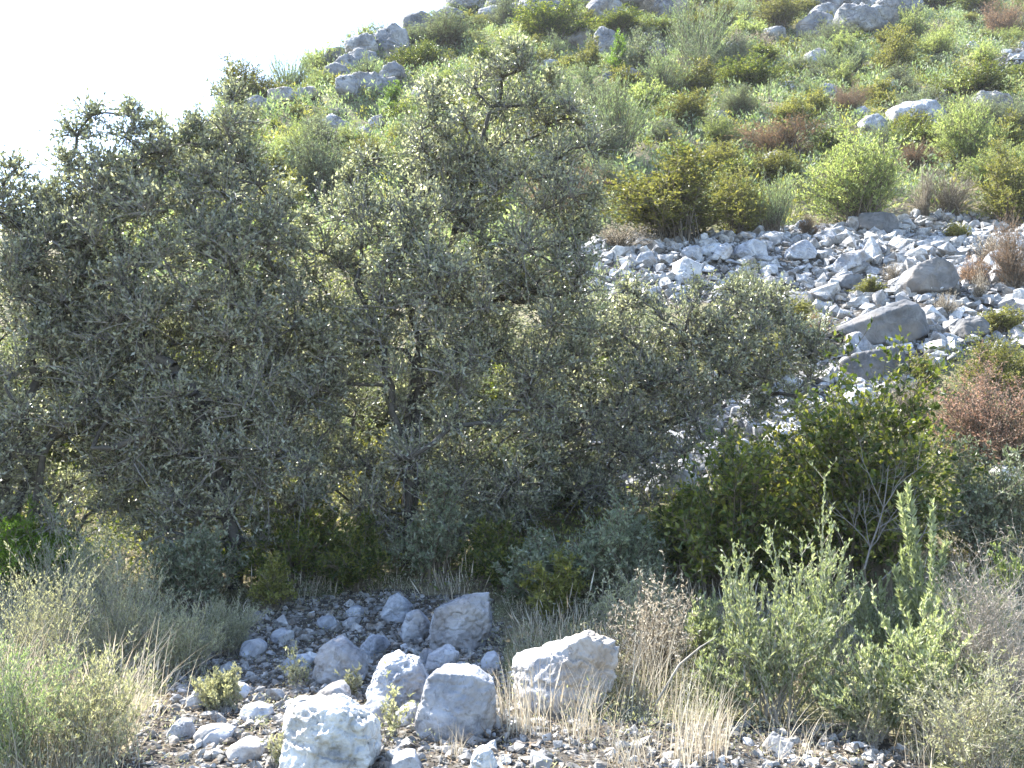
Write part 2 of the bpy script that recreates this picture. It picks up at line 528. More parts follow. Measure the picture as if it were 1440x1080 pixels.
RO('boulder', 'dark angular stone among the herbs in the lower left', [(236, 1030), (250, 1010), (272, 1015), (272, 1040), (242, 1045)], 1044, .14, 'rock', seed=49, jag=.05, group=FG)
RO('boulder', 'pale pocked rock at the right edge below the rust red bush', [(1388, 668), (1402, 652), (1425, 655), (1450, 670), (1440, 690), (1395, 688)], 690, .4, 'rock_white', seed=51, jag=.09, group=None)

RO('boulder', 'flat-topped grey slab standing at the upper edge of the scree', [(1206, 298), (1262, 301), (1266, 328), (1235, 332), (1207, 322)], 330, .5, 'rock_grey_shade', seed=55, chips=4, jag=.02, group=SG, sub=5, tilt=.05)
RO('boulder', 'smooth rounded grey boulder with a shaded face, high on the scree', [(1266, 400), (1280, 376), (1308, 363), (1334, 372), (1344, 392), (1330, 412), (1300, 421), (1275, 416)], 420, .9, 'rock_grey_shade', seed=58, jag=.02, group=SG, sub=5,
   front=[(.3, -1, .05, .4), (.05, -1, -.25, .42), (-.8, -1, .5, .5)], chips=10)
RO('boulder', 'great tilted wedge boulder with a thin sunlit upper edge', [(1164, 465), (1230, 435), (1272, 420), (1300, 440), (1304, 470), (1270, 486), (1205, 488)], 487, .9, 'rock_grey_shade', seed=61, jag=.022, group=SG, sub=5,
   front=[(.12, -1, -.05, .34), (.7, -1, .1, .5), (-.25, -.55, .8, .4)], tilt=.05, chips=5)
RO('boulder', 'square block boulder with a pale top below the tilted wedge', [(1176, 510), (1200, 497), (1268, 483), (1272, 520), (1255, 536), (1180, 543)], 542, .7, 'rock_grey_shade', seed=64, jag=.03, group=SG, sub=5,
   front=[(.25, -1, .0, .36), (-.6, -1, .15, .42), (0, -.6, .8, .46)], tilt=.05, chips=8)
RO('boulder', 'small pyramid boulder squeezed between the tilted wedge and the square block', [(1186, 492), (1192, 470), (1206, 466), (1228, 490), (1222, 502), (1190, 503)], 503, .5, 'rock', seed=67, jag=.03, group=SG, sub=5)
RO('boulder', 'upright rounded boulder near the left end of the scree', [(945, 395), (948, 368), (965, 362), (985, 372), (988, 390), (972, 400), (952, 402)], 401, .6, 'rock', seed=70, jag=.03, group=SG, sub=5, front=[(.35, -1, .0, .4), (-.6, -1, .3, .45)])
RO('boulder', 'broad pale boulder on the scree below the olive-yellow bush', [(1028, 366), (1036, 345), (1055, 336), (1074, 342), (1078, 364), (1055, 370)], 369, .7, 'rock', seed=73, jag=.03, group=SG, sub=5)
RO('boulder', 'round boulder behind the upright one near the left of the scree', [(955, 360), (962, 347), (978, 345), (990, 355), (988, 366), (965, 368)], 368, .5, 'rock', seed=76, jag=.03, group=SG, sub=5)
RO('boulder', 'pale boulder leaning left of the broad pale one', [(1000, 366), (1008, 345), (1024, 340), (1030, 360), (1018, 370)], 370, .5, 'rock', seed=79, jag=.03, group=SG, sub=5)
RO('boulder', 'long sloping boulder in the middle of the scree', [(1165, 380), (1180, 360), (1212, 352), (1220, 365), (1200, 378), (1178, 386)], 385, .7, 'rock', seed=82, jag=.04, group=SG, sub=5)
RO('boulder', 'brown-faced boulder just below the long sloping one', [(1172, 400), (1182, 387), (1208, 386), (1214, 400), (1200, 408), (1178, 408)], 408, .5, 'rock_grey_shade', seed=85, jag=.03, group=SG, sub=5)
RO('boulder', 'dark-sided boulder halfway along the top of the scree', [(1102, 366), (1112, 345), (1132, 338), (1150, 352), (1148, 364), (1120, 369)], 368, .6, 'rock', seed=88, jag=.03, group=SG, sub=5)
RO('boulder', 'low grey boulder at the far left end of the scree', [(888, 374), (898, 358), (915, 354), (922, 370), (905, 376)], 376, .5, 'rock', seed=91, jag=.03, group=SG, sub=5)
RO('boulder', 'leaning flat boulder poking out under the olive at the scree', [(806, 420), (815, 402), (838, 408), (842, 425), (815, 428)], 428, .5, 'rock', seed=94, jag=.03, group=SG, sub=5)
RO('boulder', 'dull boulder at the right edge of the scree below the rounded grey one', [(1340, 470), (1352, 448), (1378, 446), (1392, 462), (1384, 478), (1350, 480)], 480, .6, 'rock_grey_shade', seed=97, jag=.04, group=SG, sub=5)
for i, (pts, b, lab, mt) in enumerate([
    ([(984, 650), (992, 622), (1020, 610), (1050, 614), (1060, 640), (1035, 655)], 656, 'craggy pale rock right under the low spreading olive', 'rock'),
    ([(1070, 632), (1078, 608), (1098, 598), (1120, 610), (1116, 634), (1090, 640)], 640, 'jagged pale rock above the dark mastic thicket', 'rock'),
    ([(1176, 580), (1182, 556), (1200, 545), (1232, 548), (1236, 572), (1205, 586)], 586, 'white weathered rock just below the square block boulder', 'rock_white'),
    ([(1126, 590), (1132, 570), (1146, 565), (1156, 580), (1150, 594)], 594, 'small pale rock left of the white weathered rock', 'rock'),
    ([(905, 692), (920, 660), (960, 655), (985, 672), (975, 698), (930, 702)], 702, 'long pale rock showing beneath the olive branches', 'rock'),
    ([(790, 600), (800, 575), (840, 570), (860, 592), (845, 615), (805, 618)], 618, 'pale rock half hidden behind the olive foliage', 'rock'),
    ([(486, 600), (495, 560), (530, 555), (545, 590), (530, 620), (495, 620)], 620, 'pale rock glimpsed between the olive trunks', 'rock'),
    ([(20, 760), (35, 735), (70, 722), (78, 742), (60, 758), (30, 768)], 768, 'pale slanting rock at the left edge beside the green bush', 'rock'),
]):
    RO('rock', lab, pts, b, .5, mt, sub=4, seed=110 + i * 3, jag=.09, cat='rock', group='rock outcrops among the scrub')

# far outcrops: (outline centre px, base py, width px, height px, depth m, label)
FAR = [
    (512, 88, 44, 28, 2.2, 'rounded blue-grey rock high on the skyline ridge'),
    (545, 84, 34, 22, 1.8, 'low rock right of the rounded blue-grey skyline rock'),
    (478, 100, 36, 24, 1.8, 'dark weathered rock low on the skyline ridge'),
    (366, 165, 34, 20, 1.6, 'lowest rock on the skyline, beside the olive tops'),
    (520, 142, 50, 36, 1.5, 'cliff face with vertical clefts below the skyline bushes'),
    (490, 145, 24, 34, 1.5, 'narrow rock pillar at the left end of the cleft cliff'),
    (548, 138, 22, 26, 1.2, 'pale rock column at the right end of the cleft cliff'),
    (655, 22, 50, 34, 2.5, 'leftmost rock of the summit crags, against the sky'),
    (712, 18, 56, 26, 2.5, 'broad pale summit crag above the dark round bush'),
    (770, 12, 46, 22, 2.5, 'grey summit crag second from the left at the top edge'),
    (830, 16, 50, 26, 2.5, 'tall grey crag at the top edge above the pair of outcrops'),
    (890, 14, 48, 24, 2.5, 'pale crag at the top edge in the middle of the slope'),
    (935, 36, 44, 30, 2.2, 'blue-grey crag at the top right of the round grey bush'),
    (812, 72, 50, 26, 1.8, 'blue-grey outcrop below the dark round bush'),
    (850, 88, 28, 44, 1.5, 'upright outcrop left of the bright green young tree'),
    (925, 92, 22, 26, 1.5, 'small grey rock right of the round grey bush'),
    (780, 135, 40, 22, 1.4, 'dull grey rock in scrub beside the olive top'),
    (1172, 28, 90, 40, 3.2, 'large cliff with a white streak at the top edge'),
    (1215, 56, 80, 40, 3.0, 'rounded bluish crag under the dark overhang'),
    (1152, 60, 60, 34, 2.4, 'sloping crag left of the rounded bluish crag'),
    (1262, 30, 60, 34, 2.6, 'crag in shade beside the dark top bush'),
    (1085, 62, 36, 18, 1.8, 'low pale rock below the summit scrub'),
    (1146, 96, 36, 20, 1.4, 'white pitted rock below the sloping crag'),
    (1295, 190, 76, 44, 1.5, 'large white slab on the slope above the pale lime bush'),
    (1262, 178, 30, 26, 1.2, 'smaller white slab joined to the left of the large one'),
    (1228, 192, 32, 26, 1.0, 'pitted grey rock left of the white slabs'),
    (1392, 168, 46, 34, 1.3, 'blue-grey boulder under the dark brown-topped bush'),
    (1372, 150, 30, 14, 1.0, 'flat rock ledge under the dark brown-topped bush'),
    (1088, 250, 30, 34, .9, 'shadowed grey rock beneath the rust brown heath'),
    (925, 143, 36, 14, 1.2, 'thin pale ledge in the middle of the slope'),
    (1012, 178, 22, 12, .9, 'small bluish stone in the grey-green scrub'),
    (600, 152, 40, 22, 1.3, 'rock peeping beside the olive top on its left'),
    (480, 190, 32, 16, 1.0, 'mauve rock above the olive crowns'),
]
for i, (cx, by, w, h, dep, lab) in enumerate(FAR):
    r = np.random.default_rng(500 + i)
    w *= 1.2; h *= 1.25; k = 9
    an = np.sort(r.uniform(0, 2 * PI, k) * .25 + np.arange(k) * 2 * PI / k * .75 + np.arange(k) * .17)
    pts = [(cx + w * .5 * math.copysign(abs(math.cos(a)) ** .7, math.cos(a)) * r.uniform(.85, 1.1), by - h * .45 - h * .5 * math.copysign(abs(math.sin(a)) ** .7, math.sin(a)) * r.uniform(.85, 1.1)) for a in np.arange(k) * 2 * PI / k]
    RO('rock', lab, pts, by, dep, 'rock' if 'white' in lab and 'streak' not in lab else 'rock_far', sub=4, seed=500 + i, jag=.11, cat='rock', group='rock outcrops on the hillside')

PILE = [(468, 1000, 60, 40, 'cracked stone block between the bluish boulder and the white one'), (530, 1012, 44, 34, 'angular stone under the rough grey boulder'),
        (575, 1022, 40, 34, 'pale angular stone at the left foot of the smooth rounded boulder'), (420, 945, 44, 26, 'flat reddish-grey stone left of the bluish boulder'),
        (355, 925, 40, 30, 'dark angular stone in the upper left of the rubble'), (395, 905, 34, 22, 'small white stone lying high in the rubble'),
        (330, 985, 46, 26, 'long slabby stone in the left of the rubble'), (360, 1015, 50, 28, 'pale slab lying left of the white sunlit boulder'),
        (300, 1050, 60, 34, 'tilted flat stone near the bottom left of the rubble'), (345, 1070, 60, 30, 'broad pale stone at the bottom edge left of the white boulder'),
        (690, 945, 36, 28, 'stone wedged between the smooth and the largest boulder'), (460, 885, 34, 22, 'small stone just above the bluish boulder'),
        (500, 870, 30, 20, 'little stone left of the small pointed boulder'), (600, 935, 30, 24, 'dark stone in the gap behind the rough grey boulder')]
for i, (cx, by, w, h, lab) in enumerate(PILE):
    r = np.random.default_rng(700 + i)
    pts = [(cx + w * .5 * math.cos(a) * r.uniform(.8, 1.1), by - h * .45 - h * .5 * math.sin(a) * r.uniform(.8, 1.15)) for a in np.arange(7) * 2 * PI / 7 + r.uniform(0, 1)]
    RO('stone_block', lab, pts, by, w / 1360 * 6 * .9, 'rock', sub=4, seed=700 + i, jag=.03, cat='stone', group='blocks of the foreground rubble', chips=14, front=[(-.3, -1, .6, .4), (.4, -1, .1, .42)])

# ------------------------------------------------------------------ landmarks for telling neighbours apart
LAND = [(512, 75, 'the rounded skyline rock'), (520, 125, 'the cleft cliff'), (712, 8, 'the broad summit crag'), (812, 60, 'the blue-grey outcrop'),
        (1172, 15, 'the white-streaked cliff'), (1295, 170, 'the large white slab'), (1392, 152, 'the blue-grey boulder'), (1088, 235, 'the shadowed rock'),
        (1235, 312, 'the flat-topped slab'), (1305, 390, 'the smooth rounded boulder'), (1240, 455, 'the tilted wedge boulder'), (1225, 512, 'the square block'),
        (965, 380, 'the upright rounded boulder'), (1050, 352, 'the broad pale boulder'), (1192, 368, 'the long sloping boulder'), (1126, 353, 'the dark-sided boulder'),
        (455, 1040, 'the white sunlit boulder'), (642, 985, 'the smooth foreground boulder'), (795, 950, 'the largest foreground boulder'), (475, 930, 'the bluish boulder'),
        (645, 880, 'the broad shaded boulder'), (555, 855, 'the small pointed boulder'), (275, 985, 'the squat stone'), (905, 366, 'the low grey boulder'),
        (1366, 462, 'the dull boulder'), (1205, 565, 'the white weathered rock'), (1095, 618, 'the jagged pale rock'), (1020, 632, 'the craggy pale rock')]


def rel_label(desc, px, py, lands=None):
    L = sorted(lands or LAND, key=lambda q: math.hypot(q[0] - px, q[1] - py))
    def direc(q):
        dx, dy = px - q[0], py - q[1]
        near = 'just ' if math.hypot(dx, dy) < 45 else ''
        if abs(dx) > 1.6 * abs(dy): return near + ('right of' if dx > 0 else 'left of')
        if abs(dy) > 1.6 * abs(dx): return near + ('below' if dy > 0 else 'above')
        return near + ('below and ' if dy > 0 else 'above and ') + ('right of' if dx > 0 else 'left of')
    for q in L[:4]:
        s = f'{desc} {direc(q)} {q[2]}'
        if s not in USED and len(s.split()) <= 16: return s
    for i in range(3):
        for j in range(i + 1, 6):
            s = f'{desc} between {L[i][2]} and {L[j][2]}'
            if s not in USED and len(s.split()) <= 16: return s
    return None


RC = np.random.default_rng(31)
k = 0
for (xa, ya, xb, yb, n, wa, wb, nm) in [(630, 12, 960, 40, 9, 34, 66, 'grey summit crag'), (1120, 20, 1290, 62, 7, 34, 64, 'bluish crag'), (345, 172, 640, 24, 13, 30, 66, 'grey ridge rock'),
                                        (900, 60, 1430, 210, 13, 16, 36, 'pale hillside rock'), (450, 110, 620, 200, 8, 26, 50, 'grey hillside rock'), (740, 70, 930, 150, 6, 20, 40, 'grey slope rock')]:
    for q in range(n):
        f = (q + RC.uniform(0, .9)) / n
        if nm == 'grey ridge rock':
            cx, by = xa + (xb - xa) * f, ya + (yb - ya) * f + RC.uniform(4, 16)
        else:
            cx, by = xa + (xb - xa) * f, RC.uniform(ya, yb)
        w_ = RC.uniform(wa, wb); h_ = w_ * RC.uniform(.45, .8)
        lab = rel_label(nm, cx, by - h_ / 2)
        if not lab: continue
        pts = [(cx + w_ * .5 * math.cos(a) * RC.uniform(.75, 1.1), by - h_ * .4 - h_ * .55 * math.sin(a) * RC.uniform(.7, 1.15)) for a in np.arange(7) * 2 * PI / 7 + RC.uniform(0, 1)]
        dist = hit(cx, by)[1]
        RO('rock', lab, pts, by, w_ / FPX * dist * .9, 'rock' if 'pale' in nm else 'rock_far', sub=4, seed=1200 + k, jag=.08, cat='rock', group='rock outcrops on the hillside')
        k += 1

# ------------------------------------------------------------------ loose stones


def hull(seed, npt, dims):
    r = np.random.default_rng(seed)
    bm = bmesh.new()
    for p in runit(r, npt) * r.uniform(.75, 1.0, (npt, 1)) * np.array(dims) * .55:
        bm.verts.new(p)
    res = bmesh.ops.convex_hull(bm, input=bm.verts[:])
    bmesh.ops.delete(bm, geom=[v for v in bm.verts if not v.link_faces], context='VERTS')
    return bm


def hull_arrays(seed, npt, dims):
    bm = hull(seed, npt, dims)
    bm.verts.index_update()
    V = np.array([v.co[:] for v in bm.verts]); F = np.array([[v.index for v in f.verts] for f in bm.faces])
    bm.free()
    return V, F


def stone_arrays(seed, npt, dims):
    bm = hull(seed, npt, dims)
    bmesh.ops.dissolve_limit(bm, angle_limit=math.radians(22), verts=bm.verts[:], edges=bm.edges[:])
    bmesh.ops.bevel(bm, geom=bm.edges[:], offset=.035, segments=2, affect='EDGES', profile=.6)
    bmesh.ops.triangulate(bm, faces=bm.faces[:])
    bmesh.ops.subdivide_edges(bm, edges=[e for e in bm.edges if e.calc_length() > .15], cuts=2, use_grid_fill=True)
    bmesh.ops.triangulate(bm, faces=bm.faces[:])
    bm.verts.index_update()
    V = np.array([v.co[:] for v in bm.verts]); F = np.array([[v.index for v in f.verts] for f in bm.faces])
    bm.free()
    V = V * (1 + .07 * fbm(V, 3.0, seed) )[:, None]
    return V, F


STV = []
for i in range(12):
    r = np.random.default_rng(900 + i)
    V, F = stone_arrays(900 + i, 13, (1, r.uniform(.65, 1), r.uniform(.5, .85)))
    g = Geo(); g.add(V, F, .5, 0, False)
    STV.append(g.mesh('stone', [M['rubble']]))


def place_stones(poly, n, srange, zone, group, rng, yr):
    P = scatter(poly, n * 3, rng, yr)
    keep = []
    for p in P:
        if len(keep) >= n: break
        s = srange[0] * (srange[1] / srange[0]) ** (rng.uniform() ** 1.7)
        if all((p[0] - q[0]) ** 2 + (p[1] - q[1]) ** 2 > (.42 * (s + t)) ** 2 for q, t in keep):
            keep.append((p, s))
    keep.sort(key=lambda k: -k[1])
    for p, s in keep:
        o = link('stone', STV[rng.integers(len(STV))], None, p + np.array([0, 0, s * .18]))
        o.rotation_euler = (rng.uniform(-.5, .5), rng.uniform(-.5, .5), rng.uniform(0, 6.28))
        f = rng.uniform(.8, 1.25, 3) * s
        o.scale = [float(q) for q in f]
        px, py, w = project(p)
        big = s / w * FPX
        shp = 'flat' if f[2] < f[0] * .75 else ('tall' if f[2] > f[0] * 1.25 else ('long' if f[0] > f[1] * 1.2 else 'blocky'))
        sz = 'large' if s > srange[1] * .6 else ('medium' if s > srange[1] * .38 else 'small')
        lab = rel_label(f'{sz} {shp} limestone piece', px, py) if sz != 'small' else None
        tag(o, lab or zone, 'stone', group)


SA = [(780, 352), (850, 338), (1000, 332), (1130, 322), (1200, 318), (1290, 303), (1400, 300), (1445, 300), (1445, 425), (1140, 430), (1000, 425), (840, 425), (790, 400)]
SB = [(1300, 425), (1445, 430), (1445, 492), (1350, 497), (1300, 540), (1230, 575), (1170, 592), (1100, 640), (1010, 685), (900, 705), (880, 680), (1000, 600), (1140, 575), (1170, 500), (1280, 490)]
place_stones(SA, 150, (.2, .85), 'small pale stone of the upper scree', 'stones of the upper scree', RNG, (14, 26))
place_stones(SB, 60, (.16, .6), 'small pale stone of the lower scree', 'stones of the lower scree', RNG, (9, 19))
place_stones([(230, 1085), (235, 990), (300, 900), (400, 860), (520, 850), (620, 900), (720, 1000), (900, 1030), (1240, 1035), (1260, 1085)], 85, (.05, .2),
             'small pale stone of the foreground rubble', 'stones of the foreground rubble', RNG, (4.6, 9))


def rubble(name, label, poly, n, srange, rng, yr, m_='rubble'):
    base = []
    for i in range(14):
        V, F = hull_arrays(1300 + i, 11, (1, .8, .65))
        base.append((V, F))
    g = Geo()
    P = scatter(poly, n, rng, yr)
    n = len(P)
    m = 0
    k = rng.integers(0, 14, n)
    for i in range(14):
        Q = P[k == i]; m = len(Q)
        if not m: continue
        V, F = base[i]
        s = srange[0] * (srange[1] / srange[0]) ** (rng.uniform(size=m) ** 2.2)
        th = rng.uniform(0, 6.28, m); tl = rng.uniform(-.6, .6, m)
        c, sn, ct, stt = np.cos(th), np.sin(th), np.cos(tl), np.sin(tl)
        R = np.zeros((m, 3, 3))
        R[:, 0, 0] = c; R[:, 0, 1] = -sn * ct; R[:, 0, 2] = sn * stt
        R[:, 1, 0] = sn; R[:, 1, 1] = c * ct; R[:, 1, 2] = -c * stt
        R[:, 2, 1] = stt; R[:, 2, 2] = ct
        ax = rng.uniform(.7, 1.3, (m, 1, 3))
        W = np.einsum('mij,mvj->mvi', R, V[None] * ax) * s[:, None, None] + Q[:, None, :] + np.array([0, 0, 1.0]) * (s * .15)[:, None, None]
        FF = F[None] + (np.arange(m) * len(V))[:, None, None]
        g.add(W.reshape(-1, 3), FF.reshape(-1, 3), np.repeat(rng.uniform(0, 1, m), len(F)), 0, False)
    o = link(name, g.mesh(name, [M[m_]]))
    tag(o, label, 'rubble', kind='stuff')


rubble('scree_rubble', 'pale loose limestone rubble covering the scree slope', SCREE, 7000, (.07, .5), RNG, (8, 27))
rubble('scree_rubble', 'loose pale rubble near the right edge of the upper slope', UPSCREE, 900, (.15, .7), RNG, (30, 75))
rubble('ground_gravel', 'small grey limestone gravel strewn over the foreground', GRAVEL, 6500, (.015, .11), RNG, (4.2, 9.5), 'gravel')
rubble('slope_stones', 'scattered small stones on the bare foreground soil', [(-60, 1100), (-60, 800), (1500, 800), (1500, 1100)], 2500, (.012, .06), RNG, (4.2, 11), 'gravel')


# ------------------------------------------------------------------ bushes
def bez(A, B, C, t):
    t = t[..., None]
    return (1 - t) ** 2 * A + 2 * t * (1 - t) * B + t * t * C


def bush_geo(rng, ns, h, rad, nsub, nl, L, Wf=.35, rise=.6, sublen=.2, up=.6, start=.35, stem_r=.012, dome=.85, leaf_up=.35, stem_leaf=0, sides=3, lay=.15, rmin=0.0, low=.42):
    """stems rise from the foot and carry twigs, twigs carry leaves; returns (stem Geo, leaf Geo)"""
    gs, gl = Geo(), Geo()
    an = rng.uniform(0, 2 * PI, ns); rr = rad * np.sqrt(rng.uniform(rmin, 1, ns))
    ph = rng.uniform(0, 6.28, 4)
    rr = rr * (1 + .22 * np.sin(an + ph[0]) + .16 * np.sin(3 * an + ph[1]))
    lump = 1 + .16 * np.sin(2 * an + ph[2]) + .14 * np.sin(rr / rad * 5 + 3 * an + ph[3])
    tip = np.stack([rr * np.cos(an), rr * np.sin(an), lump * h * np.sqrt(np.maximum(.04, 1 - (np.minimum(rr / rad, 1) * dome) ** 2)) * (1.06 - (1 - low) * rng.uniform(0, 1, ns) ** 1.5)], 1)
    A = np.stack([rng.normal(0, lay * rad, ns), rng.normal(0, lay * rad, ns), np.full(ns, -.05 * h)], 1)
    C = tip
    B = A + (C - A) * np.stack([np.full(ns, .5 - rise * .4), np.full(ns, .5 - rise * .4), np.full(ns, .5 + rise * .25)], 1) + rng.normal(0, .05 * rad, (ns, 3))
    tt = np.linspace(0, 1, 6)
    P = bez(A[:, None], B[:, None], C[:, None], np.broadcast_to(tt, (ns, 6)))
    R = stem_r * (1.05 - .8 * tt)[None, :] * rng.uniform(.6, 1.2, (ns, 1))
    V, F = tubes(P, R, sides); gs.add(V, F, np.repeat(rng.uniform(0, 1, ns), 5 * sides))
    if nsub:
        n2 = ns * nsub
        si = np.repeat(np.arange(ns), nsub)
        t = rng.uniform(start, 1, n2)
        O = bez(A[si], B[si], C[si], t)
        T = norm(2 * (1 - t)[:, None] * (B[si] - A[si]) + 2 * t[:, None] * (C[si] - B[si]))
        D = norm(T * up + runit(rng, n2) * .8 + np.array([0, 0, .25]))
        ln = sublen * h * rng.uniform(.5, 1.15, n2)
        k3 = np.array([0, .5, 1])
        bend = runit(rng, n2) * .15
        TP = O[:, None] + (D[:, None] * k3[None, :, None] + bend[:, None] * (k3 ** 2)[None, :, None]) * ln[:, None, None]
        TR = stem_r * .35 * (1 - .6 * k3)[None, :] * np.ones((n2, 1))
        V, F = tubes(TP, TR, 3); gs.add(V, F, np.repeat(rng.uniform(0, 1, n2), 6))
        n3 = n2 * nl
        ti = np.repeat(np.arange(n2), nl)
        u = rng.uniform(.1, 1, n3)
        Pp = O[ti] + (D[ti] * u[:, None] + bend[ti] * (u ** 2)[:, None]) * ln[ti][:, None]
        LD = D[ti] * .55 + runit(rng, n3) + np.array([0, 0, leaf_up])
        LN = runit(rng, n3) + np.array([0, 0, .6])
        Ls = L * rng.uniform(.6, 1.25, n3)
        V, F = leaf_quads(Pp, LD, LN, Ls, Ls * Wf)
        gl.add(V, F, np.clip(rng.normal(.5, .22, n3) + np.repeat(rng.normal(0, .14, n2), nl), 0, 1))
    if stem_leaf:
        n3 = ns * stem_leaf
        si = np.repeat(np.arange(ns), stem_leaf)
        t = rng.uniform(start, 1.0, n3)
        O = bez(A[si], B[si], C[si], t)
        T = norm(2 * (1 - t)[:, None] * (B[si] - A[si]) + 2 * t[:, None] * (C[si] - B[si]))
        LD = norm(T * up + runit(rng, n3) * .75 + np.array([0, 0, leaf_up]))
        LN = runit(rng, n3) + np.array([0, 0, .5])
        Ls = L * rng.uniform(.6, 1.25, n3)
        V, F = leaf_quads(O, LD, LN, Ls, Ls * Wf)
        gl.add(V, F, np.clip(rng.normal(.45, .2, n3) + .2 * (t - .5), 0, 1))
    return gs, gl


def merged(gs, gl, name, stem_mat, leaf_mats):
    g = Geo()
    for V, (F, t, m, s) in zip(gs.V, gs.F):
        off = F.min(); g.add(V, F - off, t, 0, True)
    for V, (F, t, m, s) in zip(gl.V, gl.F):
        off = F.min(); g.add(V, F - off, t, 1, False)
    return g.mesh(name, [stem_mat, leaf_mats])


KIND = {}   # kind -> (params small, params large, leaf material, stem material, object name)
KP = dict(
    mastic=dict(ns=95, h=1, rad=.52, nsub=9, nl=11, L=.055, Wf=.5, sublen=.2, rise=.5, start=.3),
    kermes=dict(ns=85, h=1, rad=.52, nsub=9, nl=10, L=.06, Wf=.5, sublen=.22, rise=.55, start=.3),
    lime=dict(ns=80, h=1, rad=.5, nsub=8, nl=11, L=.07, Wf=.26, sublen=.22, rise=.5, up=.9, start=.25, leaf_up=.6),
    rosemary=dict(ns=70, h=1, rad=.5, nsub=3, nl=8, L=.075, Wf=.2, sublen=.25, rise=.2, up=1.4, start=.3, leaf_up=1.0, stem_leaf=26, dome=.6),
    heath=dict(ns=90, h=1, rad=.52, nsub=8, nl=8, L=.05, Wf=.22, sublen=.22, rise=.4, start=.3, up=.9),
    grey=dict(ns=90, h=1, rad=.52, nsub=9, nl=10, L=.05, Wf=.36, sublen=.2, rise=.5, start=.25),
    young=dict(ns=40, h=1, rad=.3, nsub=9, nl=9, L=.07, Wf=.3, sublen=.18, rise=.9, start=.15, dome=.98, up=.7),
    straw=dict(ns=90, h=1, rad=.5, nsub=3, nl=4, L=.09, Wf=.12, sublen=.22, rise=.2, up=1.2, start=.3, leaf_up=.8, stem_leaf=10),
)
KNAME = dict(mastic='mastic_bush', kermes='kermes_oak_bush', lime='lime_green_bush', rosemary='rosemary_bush', heath='heath_bush', grey='grey_green_bush', young='young_tree', straw='dry_grass_clump')
KCAT = dict(mastic='bush', kermes='bush', lime='bush', rosemary='bush', heath='bush', grey='bush', young='tree', straw='grass clump')
PROTO = {}
for i, (k, p) in enumerate(KP.items()):
    for size in ('S', 'M'):
        for v in range(4):
            r = np.random.default_rng(2000 + i * 10 + v + (5 if size == 'M' else 0))
            q = dict(p); q['stem_r'] = .012
            if size == 'M':
                q['ns'] = int(q['ns'] * 1.7); q['nsub'] = int(q['nsub'] * 1.4) if q['nsub'] else 0; q['L'] *= .55; q['nl'] = int(q['nl'] * 1.3); q['sublen'] *= .9
                q['stem_leaf'] = int(q.get('stem_leaf', 0) * 1.8); q['stem_r'] = .007
            gs, gl = bush_geo(r, **q)
            PROTO[(k, size, v)] = merged(gs, gl, KNAME[k], M['stem'], M[k])

HG = 'bushes scattered over the hillside'
PLACED = []


def put_bush(kind, cx, by, w, h, label, group=HG, P=None, big=None, rng=RNG):
    P = hit(cx, by) if P is None else P
    _, _, wd = project(P)
    Wm = w / FPX * float(wd); Hm = h / FPX * float(wd)
    size = 'M' if (w > 62 if big is None else big) else 'S'
    o = link(KNAME[kind], PROTO[(kind, size, int(rng.integers(4)))], None, P)
    wm = Wm / (.62 if kind == 'young' else 1.08)
    o.scale = (wm, wm * rng.uniform(.85, 1.1), Hm / 1.02)
    o.rotation_euler = (0, 0, rng.uniform(0, 6.28))
    tag(o, label, KCAT[kind], group)
    PLACED.append((cx, by - h * .45, max(w, h), o))
    return o


